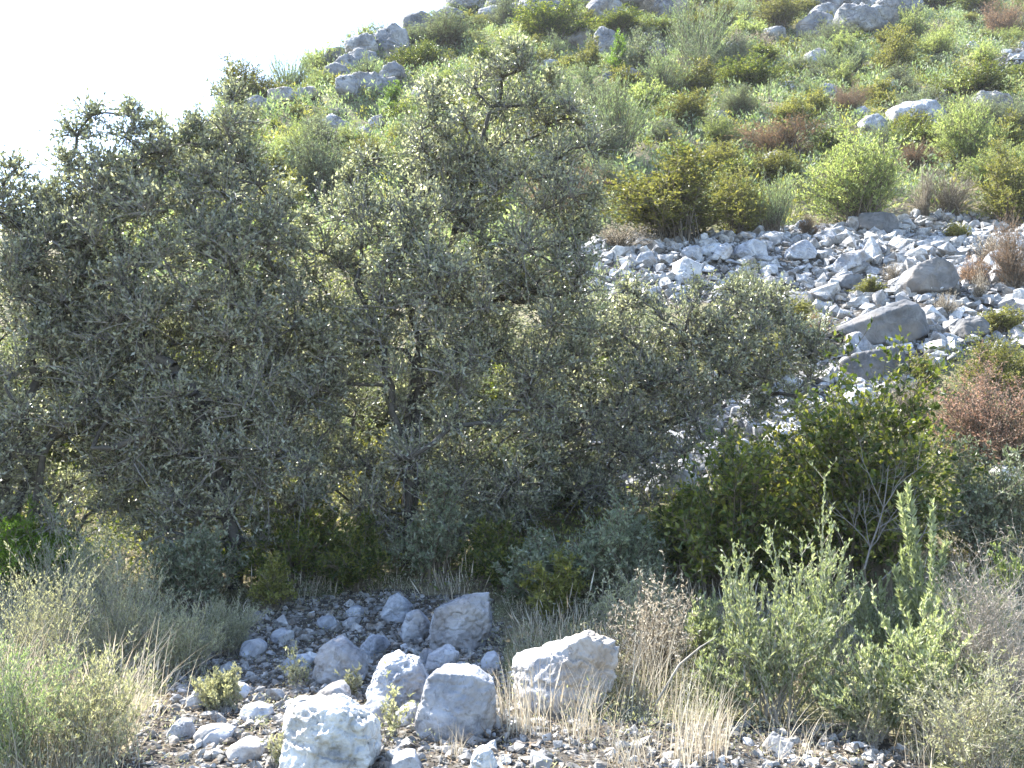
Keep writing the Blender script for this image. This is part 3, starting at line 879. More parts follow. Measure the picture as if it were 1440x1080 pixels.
HILL = [
    ('mastic', 772, 62, 118, 56, 'big dark round bush with a bright top under the summit crags', 'the big dark round bush'),
    ('mastic', 868, 48, 90, 30, 'long dark green bush right of the big dark round one'),
    ('grey', 628, 70, 130, 46, 'wide grey-green bush just below the skyline rocks', 'the wide grey-green bush'),
    ('mastic', 588, 112, 84, 48, 'dark green dome bush left of the olive top', 'the dark green dome bush'),
    ('grey', 575, 66, 46, 26, 'small grey bush on the skyline right of the rounded rock'),
    ('grey', 540, 56, 26, 24, 'wispy grey plant alone on the skyline'),
    ('kermes', 655, 40, 50, 22, 'yellow-green bush below the leftmost summit crag'),
    ('young', 870, 102, 34, 54, 'bright green young conical tree in the middle of the slope', 'the bright young tree'),
    ('kermes', 830, 108, 34, 50, 'yellow-green upright bush left of the bright green young tree'),
    ('kermes', 766, 104, 42, 34, 'yellowish bush between the olive top and the blue-grey outcrop'),
    ('grey', 900, 106, 60, 58, 'round silvery grey bush right of the bright green young tree', 'the round silvery bush'),
    ('mastic', 925, 58, 70, 34, 'dark green bush above the round silvery bush'),
    ('young', 552, 160, 34, 44, 'bright green sapling at the foot of the cleft cliff', 'the bright sapling'),
    ('lime', 452, 132, 36, 34, 'lime green bush low on the skyline slope'),
    ('mastic', 1050, 132, 108, 46, 'dark green flat-topped bush with a yellow left side', 'the dark flat-topped bush'),
    ('kermes', 985, 140, 62, 52, 'yellow-green bush joined to the left of the dark flat-topped bush'),
    ('mastic', 1372, 146, 130, 48, 'dark brown-topped bush over the blue-grey boulder', 'the dark brown-topped bush'),
    ('kermes', 1245, 158, 46, 28, 'small neat yellow-green bush above the white slabs', 'the small neat yellow bush'),
    ('kermes', 1148, 168, 46, 42, 'yellow-green bush above the rust brown heath'),
    ('heath', 1098, 226, 140, 58, 'rust brown low heath in the middle of the slope', 'the rust brown heath'),
    ('mastic', 1168, 228, 60, 50, 'dark shaded bush at the right of the rust brown heath'),
    ('heath', 1290, 240, 74, 36, 'small rusty heath between the two pale lime bushes', 'the small rusty heath'),
    ('lime', 1356, 242, 100, 104, 'fluffy pale green bush below the large white slab', 'the fluffy pale green bush'),
    ('lime', 1212, 320, 170, 132, 'big bright lime bush above the flat-topped slab', 'the big lime bush'),
    ('kermes', 948, 340, 200, 118, 'large olive-yellow bush above the left end of the scree', 'the large olive-yellow bush'),
    ('kermes', 1035, 332, 90, 92, 'olive-green bush right against the large olive-yellow bush'),
    ('rosemary', 1088, 332, 90, 86, 'feathery grey-green bush left of the big lime bush', 'the feathery grey-green bush'),
    ('straw', 1335, 304, 90, 62, 'tan dry grass clump at the top of the scree', 'the tan grass clump'),
    ('straw', 1302, 306, 36, 70, 'thin pale dry grass clump right of the big lime bush'),
    ('kermes', 1418, 318, 100, 96, 'bright yellow-green bush at the right edge above the scree', 'the bright yellow bush'),
    ('kermes', 1420, 228, 56, 60, 'yellow-green bush at the right edge below the dark brown-topped bush'),
    ('heath', 1136, 334, 44, 28, 'little rusty plant at the foot of the big lime bush'),
    ('straw', 870, 352, 110, 36, 'low dry straw clump at the left top of the scree'),
    ('heath', 1425, 412, 84, 96, 'brownish bush at the right edge beside the scree', 'the brownish edge bush'),
    ('straw', 1378, 424, 30, 44, 'wispy dry grass clump left of the brownish edge bush'),
    ('lime', 1188, 96, 48, 46, 'light green bush below the rounded bluish crag'),
    ('lime', 1282, 62, 52, 50, 'light green bush below the shaded crag'),
    ('lime', 1318, 84, 70, 44, 'pale green bush right of the light green pair'),
    ('kermes', 1255, 76, 62, 36, 'yellow-olive bush between the light green pair'),
    ('heath', 1412, 62, 84, 62, 'olive-brown bush in the top right corner'),
    ('mastic', 1318, 22, 130, 40, 'very dark bush at the top edge beside the large cliff', 'the very dark top bush'),
    ('rosemary', 1150, 92, 60, 36, 'pale grey bush between the sloping crag and the pitted rock'),
    ('kermes', 1095, 40, 72, 44, 'yellow-green bush at the top edge left of the large cliff'),
    ('kermes', 1010, 42, 76, 32, 'olive bush near the top edge in the middle'),
    ('lime', 1050, 60, 60, 30, 'pale green bush below the olive bush near the top edge'),
    ('lime', 1010, 210, 70, 46, 'pale green bush left of the rust brown heath'),
    ('grey', 1040, 165, 74, 40, 'grey-green bush below the dark flat-topped bush'),
    ('mastic', 1075, 92, 52, 26, 'dark bush above the dark flat-topped bush'),
    ('grey', 445, 215, 80, 50, 'grey-green bush above the left olive on the slope'),
    ('lime', 418, 235, 70, 56, 'yellow-lime bush showing above the olive crowns', 'the yellow-lime bush'),
    ('kermes', 560, 212, 40, 34, 'yellow-green bush at the left flank of the tall olive'),
    ('kermes', 418, 172, 30, 24, 'small round bush on the lower skyline slope'),
    ('mastic', 388, 188, 26, 20, 'tiny dark round bush on the lower skyline slope'),
]
MIDDLE = [
    ('rust', 1402, 668, 215, 140, 'rust red bush at the right edge below the scree', 'the rust red bush'),
    ('kermes', 1404, 562, 104, 84, 'olive-yellow bush at the right edge above the rust red bush', 'the olive edge bush'),
    ('kermes', 1296, 546, 48, 48, 'small green bush right of the square block', 'the small green bush'),
    ('straw', 1278, 590, 90, 54, 'whitish dry grass clump above the mastic thicket', 'the whitish grass'),
    ('heath', 1148, 486, 52, 40, 'reddish little bush left of the tilted wedge boulder'),
    ('kermes', 1120, 460, 60, 36, 'small olive bush above the reddish little bush'),
    ('kermes', 1080, 545, 110, 70, 'olive green bush behind the low spreading olive'),
    ('grey', 1055, 440, 90, 62, 'silvery bush growing out of the scree above the low olive', 'the silvery scree bush'),
    ('straw', 1392, 372, 60, 44, 'pale grass clump at the right edge of the upper scree'),
    ('kermes', 1345, 340, 36, 26, 'small green plant near the top right of the scree'),
    ('straw', 1330, 448, 44, 36, 'grass clump below the smooth rounded grey boulder'),
    ('kermes', 1410, 470, 60, 36, 'low yellow-green plant on the right of the lower scree'),
    ('heath', 1372, 402, 50, 40, 'small reddish plant left of the brownish edge bush'),
    ('straw', 1255, 398, 40, 28, 'dry tuft left of the smooth rounded grey boulder'),
    ('kermes', 1225, 420, 50, 26, 'low green patch bush between the two grey boulders'),
]
KP['rust'] = KP['heath']; KNAME['rust'] = 'rust_red_bush'; KCAT['rust'] = 'bush'
for size in ('S', 'M'):
    for v in range(4):
        r = np.random.default_rng(2990 + v + (5 if size == 'M' else 0))
        q = dict(KP['heath'])
        if size == 'M':
            q.update(ns=150, nsub=13, nl=10, L=.028, stem_r=.007)
        gs, gl = bush_geo(r, **q)
        PROTO[('rust', size, v)] = merged(gs, gl, 'rust_red_bush', M['stem'], M['rust'])
for e in HILL + MIDDLE:
    put_bush(*e[:6])
    if len(e) > 6:
        LAND.append((e[1], e[2] - e[4] * .5, e[6]))

# filler bushes of the open slope, each one its own object
DESC = dict(mastic='dark green', kermes='yellow-olive', lime='pale green', rosemary='grey-green feathery', heath='brownish', grey='silvery grey', straw='dry straw-coloured')
HILLPOLY = [(280, 200), (330, 150), (420, 90), (500, 60), (620, -10), (700, -12), (1445, 0), (1445, 300), (1290, 300), (1130, 320), (850, 335), (800, 335), (700, 330), (420, 330), (300, 330)]


def fill_bushes(n, poly, rng, kinds, probs, wr, yr, zone, bush_h=(.5, .8)):
    P = scatter(poly, n * 12, rng, yr)
    got = 0
    for p in P:
        if got >= n: break
        px, py, wd = project(p)
        wm = wr[0] * (wr[1] / wr[0]) ** rng.uniform()
        wpx = wm / wd * FPX
        if any(abs(px - a) < (s + wpx) * .28 and abs(py - wpx * .3 - b) < (s + wpx) * .14 for a, b, s, _ in PLACED):
            continue
        if in_poly(px, py, SCREE) or in_poly(px, py, UPSCREE): continue
        k = kinds[rng.choice(len(kinds), p=probs)]
        hp = wpx * rng.uniform(*bush_h) * (1.25 if k == 'rosemary' else 1)
        sh = 'upright' if hp > wpx * .95 else ('low' if hp < wpx * .65 else 'round')
        sz = 'broad' if wm > wr[1] * .66 else ('small' if wm < wr[0] * 1.45 else '')
        d = ' '.join(q for q in (sz, sh, DESC[k], 'clump' if k == 'straw' else 'bush') if q)
        lab = rel_label(d, px, py - hp * .4) or f'{DESC[k]} {zone}'
        put_bush(k, px, py, wpx, hp, lab, P=p, group=f'{DESC[k]} bushes filling the slope', rng=rng)
        got += 1


R2 = np.random.default_rng(77)
fill_bushes(235, HILLPOLY, R2, ['rosemary', 'kermes', 'lime', 'grey', 'mastic', 'heath', 'straw'], [.25, .2, .13, .16, .17, .04, .05], (1.2, 3.8), (20, 80), 'bush on the open slope')


# low undergrowth nobody could count
def undergrowth(name, label, poly, n, yr, mat, rng, blades, hr, Lf, spread, leafy=True):
    g = Geo()
    P = scatter(poly, n, rng, yr)
    px, py, _ = project(P)
    if 'scree' not in label:
        P = P[~(in_poly(px, py, SCREE) | in_poly(px, py, UPSCREE))]
    n = len(P)
    si = np.repeat(np.arange(n), blades)
    m = n * blades
    hh = rng.uniform(hr[0], hr[1], n)[si]
    off = rng.normal(0, 1, (m, 2)) * (spread * hh)[:, None]
    z = rng.uniform(0, 1, m) ** (.8 if leafy else 3) * hh * np.exp(-(off ** 2).sum(1) / (2 * (1.6 * spread * hh) ** 2))
    O = P[si] + np.concatenate([off, z[:, None]], 1)
    O[:, 2] += H(O[:, 0], O[:, 1]) - P[si][:, 2]
    D = np.concatenate([off / (hh * spread)[:, None] * .5, np.full((m, 1), .9 if leafy else 1.8)], 1) + runit(rng, m) * (.9 if leafy else .4)
    Ls = (Lf * hh if leafy else hh * Lf) * rng.uniform(.6, 1.3, m)
    V, F = leaf_quads(O, D, runit(rng, m), Ls, Ls * (.34 if leafy else .05))
    g.add(V, F, np.clip(rng.normal(.5, .2, m) + rng.normal(0, .18, n)[si], 0, 1))
    o = link(name, g.mesh(name, [M[mat]]))
    tag(o, label, 'undergrowth', kind='stuff')


HP2 = [(150, 420), (150, 200), (330, 100), (480, 40), (600, -40), (700, -60), (1500, -30), (1500, 310), (1290, 305), (1130, 325), (850, 340), (800, 420), (300, 420)]
undergrowth('undergrowth', 'low grey-green garrigue undergrowth between the hillside bushes', HP2, 9000, (18, 80), 'rosemary', R2, 54, (.3, .95), .2, .24)
undergrowth('undergrowth', 'low yellow-green scrub filling gaps on the hillside', HP2, 5000, (18, 80), 'kermes', R2, 60, (.3, .8), .2, .22)
undergrowth('dry_grass', 'dry straw grass between the hillside bushes', HP2, 1500, (18, 76), 'straw', R2, 26, (.3, .7), .5, .5, False)
MIDP = [(-60, 830), (-60, 480), (480, 480), (700, 540), (1180, 420), (1480, 480), (1480, 830), (700, 830)]
undergrowth('undergrowth', 'dark green undergrowth below and behind the olive trees', MIDP, 2200, (8, 17), 'mastic', R2, 40, (.15, .5), .13, .6)
undergrowth('undergrowth', 'yellow-green low plants behind the olive trees', MIDP, 1300, (8, 20), 'kermes', R2, 36, (.15, .45), .13, .6)
undergrowth('dry_grass', 'short dry grass on the middle slope', MIDP, 350, (8, 18), 'straw', R2, 24, (.12, .4), .6, .5, False)
LOWP = [(-80, 1120), (-80, 800), (250, 810), (500, 830), (720, 810), (1000, 800), (1500, 790), (1500, 1120), (1250, 1040), (900, 1040), (720, 1000), (690, 850), (520, 840), (380, 860), (300, 900), (210, 1000), (150, 1120)]
undergrowth('undergrowth', 'fine grey-green herbs carpeting the foreground soil', LOWP, 1900, (4.3, 9.5), 'herb', R2, 50, (.08, .26), .12, .6)
undergrowth('dry_grass', 'fine dry grass blades in the foreground', LOWP, 330, (4.3, 9.5), 'straw', R2, 26, (.1, .3), .6, .5, False)
undergrowth('undergrowth', 'sparse tiny plants among the foreground stones', GRAVEL, 150, (4.3, 9), 'herb', R2, 30, (.04, .13), .16, .6)


def litter(name, label, poly, n, yr, rng):
    P = scatter(poly, n, rng, yr); P[:, 2] += rng.uniform(.004, .03, len(P))
    D = runit(rng, len(P)); D[:, 2] *= .25
    N = runit(rng, len(P)) * .5 + np.array([0, 0, 1])
    L = rng.uniform(.012, .04, len(P)); stick = rng.uniform(size=len(P)) < .18
    L = np.where(stick, L * 4, L)
    V, F = leaf_quads(P, D, N, L, np.where(stick, .006, L * .45))
    g = Geo(); g.add(V, F, rng.uniform(0, 1, len(P)))
    tag(link(name, g.mesh(name, [M['litter']])), label, 'leaf litter', kind='stuff')


litter('leaf_litter', 'brown fallen leaves and twigs among the foreground stones', GRAVEL, 9000, (4.3, 9.5), RNG)
litter('leaf_litter', 'dry brown leaf litter under the olive trees', [(-60, 840), (-60, 700), (1400, 700), (1500, 1000), (1000, 1000), (700, 870)], 12000, (5, 12), RNG)

# ------------------------------------------------------------------ olive trees
def olive_tree(label, outline, Y, foot_px, spines, nclump, cr, thick, rng, ntw=46, nlf=12, L=.044, trunk_r=.09, foot_Y=None, forks=()):
    """outline = crown outline in photo pixels at depth Y; the crown fills a rounded volume of +-thick metres behind it"""
    fy = foot_Y or Y
    base = ground(foot_px, fy)
    root = bpy.data.objects.new('olive_tree', None); COL.objects.link(root)
    root.location = [float(q) for q in base]
    tag(root, label, 'tree', 'wild olive trees')
    outline = np.array(outline, float)
    x0, y0 = outline.min(0); x1, y1 = outline.max(0)
    cen = outline.mean(0); ext = np.hypot(x1 - x0, y1 - y0) * .5
    # clump centres by dart throwing, spread in depth
    C = []
    tries = 0
    crp = cr / Y * FPX
    while len(C) < nclump and tries < 30000:
        tries += 1
        px, py = rng.uniform(x0, x1), rng.uniform(y0, y1)
        if not in_poly(np.array(px), np.array(py), outline): continue
        ed = min(np.hypot(*(outline[i] * (1 - s) + outline[(i + 1) % len(outline)] * s - (px, py))) for i in range(len(outline)) for s in (0, .25, .5, .75))
        th = thick * min(1, (ed / (ext * .55)) ** .6)
        dy = rng.uniform(-th, th)
        p = at(px, py, Y + dy)
        zmin = H(p[0], p[1]) + .12
        if p[2] < zmin: continue
        sep = cr * (.6 if tries < 6000 else .42)
        if any(np.sum((p - q) ** 2) < sep * sep for q, _ in C): continue
        C.append((p, min(1, .55 + ed / crp * .5)))
    # skeleton: spine polylines, then each clump joins the nearest node
    nodes = []; par = []

    def addnode(p, pa):
        nodes.append(np.array(p, float)); par.append(pa); return len(nodes) - 1
    r0 = addnode(base + np.array([0, 0, -.1]), -1)
    for sp in spines:
        prev = r0
        for (px, py, dy) in sp:
            q = at(px, py, Y + dy)
            a = nodes[prev]
            nseg = 4
            for s in range(1, nseg + 1):
                w = a + (q - a) * s / nseg + (rng.normal(0, .035, 3) if s < nseg else 0)
                prev = addnode(w, prev)
    order = sorted(range(len(C)), key=lambda i: min(np.sum((C[i][0] - n) ** 2) for n in nodes))
    ends = []
    for i in order:
        c = C[i][0]
        A = np.array(nodes)
        d = np.linalg.norm(A - c, axis=1) + .5 * np.maximum(0, A[:, 2] - c[2] + .1)
        j = int(np.argmin(d))
        a = nodes[j]; prev = j
        L_ = np.linalg.norm(c - a); nseg = max(2, int(L_ / .16))
        sag = rng.normal(0, .12 * L_, 3); sag[2] = abs(sag[2]) * .6
        for s in range(1, nseg + 1):
            u = s / nseg
            w = a + (c - a) * u + sag * math.sin(PI * u) + rng.normal(0, .012, 3)
            prev = addnode(w, prev)
        ends.append(prev)
    cnt = np.zeros(len(nodes))
    for e in ends: cnt[e] += 1
    for i in range(len(nodes) - 1, 0, -1):
        cnt[par[i]] += cnt[i]
    rad = trunk_r * np.sqrt(np.maximum(cnt, .6) / max(cnt[0], 1)) * .95 + .004
    N = np.array(nodes) - base
    seg = np.array([(par[i], i) for i in range(1, len(nodes))])
    P = np.stack([N[seg[:, 0]], N[seg[:, 1]]], 1)
    R = np.stack([np.minimum(rad[seg[:, 0]], rad[seg[:, 1]] * 1.35), rad[seg[:, 1]]], 1)
    P[:, 1] += norm(P[:, 1] - P[:, 0]) * R[:, 1:2] * .5
    gs = Geo(); V, F = tubes(P, R, 6); gs.add(V, F, .5, 0, True)
    # twigs and leaves
    gl = Geo(); gt = Geo()
    n = len(C)
    CC = np.array([c for c, _ in C]) - base; CR = cr * np.array([q for _, q in C]) * rng.uniform(.75, 1.2, n)
    ci = np.repeat(np.arange(n), ntw); m = len(ci)
    O = CC[ci] + runit(rng, m) * (CR[ci] * rng.uniform(0, .45, m))[:, None]
    D = norm(O - CC[ci] + runit(rng, m) * (.35 * CR[ci])[:, None] + np.array([0, 0, .3]) * CR[ci][:, None] * rng.uniform(.2, 1.6, (m, 1)))
    ln = CR[ci] * rng.uniform(.45, 1.1, m)
    bend = runit(rng, m) * .25 + np.array([0, 0, -.12])
    k4 = np.array([0, .35, .7, 1])
    TP = O[:, None] + (D[:, None] * k4[None, :, None] + bend[:, None] * (k4 ** 2)[None, :, None]) * ln[:, None, None]
    V, F = tubes(TP, .005 * (1.1 - .8 * k4)[None, :] * rng.uniform(.7, 1.5, (m, 1)), 3)
    gs.add(V, F, .6, 1)
    li = np.repeat(np.arange(m), nlf); q = len(li)
    u = rng.uniform(.12, 1.0, q)
    PL = O[li] + (D[li] * u[:, None] + bend[li] * (u ** 2)[:, None]) * ln[li][:, None]
    TD = norm(D[li] + 2 * u[:, None] * bend[li])
    LD = TD * .6 + runit(rng, q) * .85 + np.array([0, 0, .25])
    Ls = L * rng.uniform(.55, 1.25, q)
    tone = np.clip(rng.normal(.42, .26, q) + np.repeat(rng.normal(0, .1, m), nlf) + rng.normal(0, .12, n)[ci][li], 0, 1)
    V, F = leaf_quads(PL, LD, runit(rng, q) + np.array([0, 0, .7]), Ls, Ls * .48)
    gl.add(V, F, tone)
    link('trunk', gs.mesh('trunk', [M['bark'], M['deadwood']]), root)
    link('crown', gl.mesh('crown', [M['olive']]), root)
    return root


RT = np.random.default_rng(5)
olive_tree('tall central wild olive reaching highest of the silvery trees', [(400, 400), (408, 325), (450, 262), (515, 215), (562, 190), (598, 130), (640, 92), (690, 62), (738, 75), (772, 115), (822, 150), (852, 190), (858, 245), (835, 310), (855, 380), (840, 450), (815, 540), (790, 620), (760, 700), (690, 775), (600, 790), (530, 790), (450, 760), (430, 640), (400, 540), (385, 470)],
           9.6, 572, [[(572, 700, 0), (572, 600, 0), (590, 490, -.05), (612, 420, 0), (650, 300, .1), (690, 150, .1)], [(578, 640, -.1), (540, 520, -.4), (500, 400, -.5)], [(580, 560, .1), (680, 440, .3), (760, 300, .3)], [(590, 500, -.1), (560, 360, .3), (570, 260, .2)]],
           205, .35, .85, RT)
olive_tree('twin-topped wild olive left of the central tree', [(60, 250), (98, 195), (128, 150), (165, 140), (215, 168), (250, 195), (285, 155), (322, 126), (348, 165), (350, 215), (390, 250), (432, 300), (455, 420), (470, 560), (480, 640), (460, 720), (395, 775), (300, 800), (205, 790), (150, 710), (100, 600), (60, 520), (35, 400), (40, 310)],
           9.1, 330, [[(320, 730, -.1), (285, 600, -.2), (268, 545, -.3), (235, 510, -.3), (170, 460, -.2), (160, 260, 0)], [(325, 700, .1), (320, 520, .2), (330, 350, .2), (315, 200, .1)], [(300, 650, -.2), (215, 610, -.5), (130, 630, -.4)]],
           220, .35, .85, RT)
olive_tree('wild olive cut by the left edge, arching over a yellow bush', [(-160, 280), (-60, 235), (0, 210), (45, 240), (95, 290), (130, 370), (160, 480), (175, 600), (185, 710), (120, 790), (20, 770), (-100, 800), (-180, 600)],
           9.0, 20, [[(20, 720, 0), (40, 560, 0), (60, 440, -.1), (30, 320, 0)], [(10, 650, .1), (-60, 480, .1), (-80, 340, 0)], [(60, 640, -.2), (110, 560, -.3)]],
           110, .34, .7, RT)
olive_tree('low spreading wild olive leaning right below the scree', [(735, 480), (800, 425), (860, 405), (930, 412), (1000, 402), (1070, 398), (1130, 430), (1168, 480), (1172, 540), (1130, 582), (1060, 605), (980, 650), (900, 720), (800, 765), (700, 775), (655, 730), (700, 610)],
           10.4, 720, [[(760, 640, 0), (860, 560, 0), (960, 520, -.1), (1030, 440, 0)], [(750, 660, .1), (880, 610, .2), (1060, 540, .2)], [(735, 620, 0), (790, 500, .2)]],
           145, .34, .7, RT, trunk_r=.075, ntw=38)


# ------------------------------------------------------------------ near bushes with stems and foliage as parts
def near_bush(name, label, cx, by, w, h, mat, stem, rng, cat='bush', group=None, P=None, **kw):
    P = hit(cx, by) if P is None else P
    _, _, wd = project(P)
    wm = w / FPX * float(wd); hm = h / FPX * float(wd)
    root = bpy.data.objects.new(name, None); COL.objects.link(root); root.location = [float(q) for q in P]
    tag(root, label, cat, group)
    gs, gl = bush_geo(rng, h=hm, rad=wm * .48, **kw)
    for i in range(len(gl.V)):
        pass
    if stem is not None:
        link('stems', gs.mesh('stems', [M[stem]]), root)
    link('foliage', gl.mesh('foliage', [M[mat]]), root)
    PLACED.append((cx, by - h * .45, max(w, h), root))
    return root


R3 = np.random.default_rng(91)
MB = dict(ns=90, nsub=12, nl=12, L=.045, Wf=.42, sublen=.24, rise=.5, start=.3, stem_r=.01)
near_bush('mastic_bush', 'large dark mastic thicket with yellow-green tips, centre right', 1215, 850, 270, 290, 'mastic', 'stem', R3, group='mastic thickets', **{**MB, 'ns': 130, 'L': .062, 'Wf': .58, 'nl': 10})
near_bush('mastic_bush', 'left shoulder of the mastic thicket, deep green and low', 1030, 850, 230, 200, 'mastic', 'stem', R3, group='mastic thickets', **{**MB, 'ns': 100, 'L': .058, 'Wf': .58, 'nl': 10})
near_bush('mastic_bush', 'yellow-tipped mastic under the jagged pale rock', 1120, 800, 200, 190, 'kermes', 'stem', R3, group='mastic thickets', **{**MB, 'ns': 80, 'L': .058, 'Wf': .58, 'nl': 10})
near_bush('grey_green_bush', 'dull grey-green bush in shade at the right edge', 1400, 800, 180, 150, 'grey', 'stem', R3, group='shaded bushes', **MB)
near_bush('grey_green_bush', 'bluish grey-green bush at the foot of the low spreading olive', 715, 765, 150, 160, 'grey', 'stem', R3, group='shaded bushes', **MB)
near_bush('grey_green_bush', 'dark grey-green bush behind the largest foreground boulder', 868, 842, 150, 120, 'grey', 'stem', R3, group='shaded bushes', **MB)
near_bush('mastic_bush', 'dark mastic filling the shade under the twin-topped olive', 420, 820, 190, 110, 'mastic', 'stem', R3, group='mastic thickets', **MB)
near_bush('kermes_oak_bush', 'brownish-yellow bush glowing between the olive trunks', 520, 742, 100, 105, 'kermes', 'stem', R3, group='yellow bushes among the olives', **MB)
near_bush('kermes_oak_bush', 'small yellow-green bush above the largest foreground boulder', 778, 872, 90, 80, 'kermes', 'stem', R3, group='yellow bushes among the olives', **{**MB, 'ns': 40})
near_bush('lime_green_bush', 'bright green bush at the left edge under the olives', 40, 830, 140, 100, 'young', 'stem', R3, group='yellow bushes among the olives', **{**MB, 'ns': 60, 'L': .06, 'Wf': .25})
near_bush('kermes_oak_bush', 'golden yellow bush seen at the left edge through the olive', 30, 500, 120, 70, 'kermes', 'stem', R3, group='yellow bushes among the olives', P=ground(30, 13.5), **MB)
near_bush('lime_green_bush', 'bright yellow-lime bush seen through the gap between the tall trees', 385, 520, 90, 60, 'lime', 'stem', R3, group='yellow bushes among the olives', P=ground(390, 14.0), **MB)
near_bush('kermes_oak_bush', 'yellow-green sprig bush at the left end of the rubble', 385, 858, 70, 60, 'kermes', 'stem', R3, group='yellow bushes among the olives', **{**MB, 'ns': 26, 'L': .035})
near_bush('heath_bush', 'tawny dry bush right of the largest foreground boulder', 925, 965, 165, 140, 'straw', 'stem', R3, group='dry bushes in the foreground', ns=110, nsub=6, nl=6, L=.03, Wf=.3, sublen=.2, rise=.3, start=.35, stem_r=.004)
near_bush('kermes_oak_bush', 'olive-tinted herb bush behind the tawny dry bush', 900, 900, 190, 90, 'herb', 'palestem', R3, group='dry bushes in the foreground', ns=90, nsub=6, nl=9, L=.032, Wf=.35, sublen=.25, rise=.3, start=.3, stem_r=.004)

for cx, by, w, h, mt, nm, lab in [
    (610, 815, 130, 110, 'grey', 'grey_green_bush', 'tangled dull bush at the foot of the central olive trunk'),
    (500, 830, 110, 90, 'mastic', 'mastic_bush', 'dark little mastic just left of the central olive trunk'),
    (690, 830, 100, 90, 'mastic', 'mastic_bush', 'dark little mastic behind the broad shaded boulder'),
    (560, 780, 100, 80, 'kermes', 'kermes_oak_bush', 'low olive-coloured bush right behind the central olive trunk'),
    (270, 860, 150, 110, 'grey', 'grey_green_bush', 'grey-green bush under the middle of the twin-topped olive'),
    (760, 850, 100, 90, 'grey', 'grey_green_bush', 'grey-green bush left of the small yellow-green one'),
    (960, 820, 110, 110, 'mastic', 'mastic_bush', 'dark mastic in the hollow left of the thicket'),
    (800, 720, 140, 90, 'grey', 'grey_green_bush', 'silvery bush under the low spreading olive'),
    (620, 700, 120, 90, 'grey', 'grey_green_bush', 'silvery bush behind the central olive trunk'),
]:
    near_bush(nm, lab, cx, by, w, h, mt, 'stem', R3, group='bushes in the olive shade', **{**MB, 'ns': 60})
for q in range(18):
    cx = -40 + q * 52 + R3.uniform(-15, 15); Yq = R3.uniform(11.6, 14.5)
    p = ground(cx, Yq); a, b, wd = project(p)
    hh = R3.uniform(1.0, 1.7) / wd * FPX
    put_bush(['mastic', 'grey', 'grey', 'kermes'][int(R3.integers(4))], float(a), float(b), hh * 1.25, hh, 'bush standing in the shade behind the olive trees', group='bushes behind the olive trees', P=p, big=True, rng=R3)
SP = dict(ns=36, nsub=8, nl=9, L=.032, Wf=.38, sublen=.16, rise=.25, up=.9, start=.35, stem_r=.006, leaf_up=.8, stem_leaf=110, dome=.75, lay=.2)
near_bush('resinous_shrub', 'tall sunlit shrub with upright leafy spires before the mastic thicket', 1148, 975, 135, 240, 'sprig', 'palestem', R3, group='upright foreground shrubs', **SP)
near_bush('resinous_shrub', 'bushy pale green shrub at the foot of the tall sunlit one', 1085, 1015, 190, 190, 'sprig', 'palestem', R3, group='upright foreground shrubs', **{**SP, 'ns': 60})
near_bush('resinous_shrub', 'shorter upright shrub left of the tall sunlit one', 1040, 960, 80, 165, 'sprig', 'palestem', R3, group='upright foreground shrubs', **{**SP, 'ns': 18})
near_bush('resinous_shrub', 'shrub with thick green finger-like spires at lower right', 1300, 960, 125, 225, 'sprig', 'palestem', R3, group='upright foreground shrubs', **{**SP, 'ns': 13, 'stem_leaf': 420, 'nsub': 0, 'L': .052, 'Wf': .3, 'start': .3, 'up': .45, 'leaf_up': .5, 'low': .6})
near_bush('resinous_shrub', 'yellow-green bushy shrub below the finger-like spires', 1300, 1030, 200, 170, 'sprig', 'palestem', R3, group='upright foreground shrubs', **{**SP, 'ns': 60})
near_bush('resinous_shrub', 'bright green leafy tips at the right edge below the rust red bush', 1415, 850, 70, 90, 'lime', 'palestem', R3, group='upright foreground shrubs', **{**SP, 'ns': 12})
near_bush('twiggy_shrub', 'bare twiggy greyish-pink shrub at the lower right edge', 1412, 1030, 240, 250, 'twig', 'palestem', R3, group='dry bushes in the foreground', ns=150, nsub=9, nl=5, L=.022, Wf=.2, sublen=.22, rise=.2, start=.25, stem_r=.0035)
near_bush('twiggy_shrub', 'olive-green twiggy shrub in the bottom right corner', 1380, 1090, 230, 170, 'herb', 'palestem', R3, group='dry bushes in the foreground', ns=100, nsub=8, nl=7, L=.025, Wf=.3, sublen=.22, rise=.2, start=.25, stem_r=.0035)
for cx, by, w, h, lab in [(1220, 1040, 150, 120, 'pale green shrub filling the bottom between the two spired shrubs'), (1240, 940, 120, 120, 'shrub in the gap between the tall spired shrubs'),
                          (985, 940, 110, 90, 'low green shrub left of the shorter upright one'), (1370, 960, 130, 150, 'yellowish shrub behind the bare twiggy one'), (1010, 1010, 90, 80, 'low leafy shrub beside the pale bottom grass')]:
    near_bush('resinous_shrub', lab, cx, by, w, h, 'sprig', 'palestem', R3, group='upright foreground shrubs', **{**SP, 'ns': 34})
LH = dict(ns=130, nsub=6, nl=10, L=.021, Wf=.28, sublen=.18, rise=.2, up=1.0, start=.2, stem_r=.0032, leaf_up=.7, stem_leaf=30, dome=.7, lay=.35)
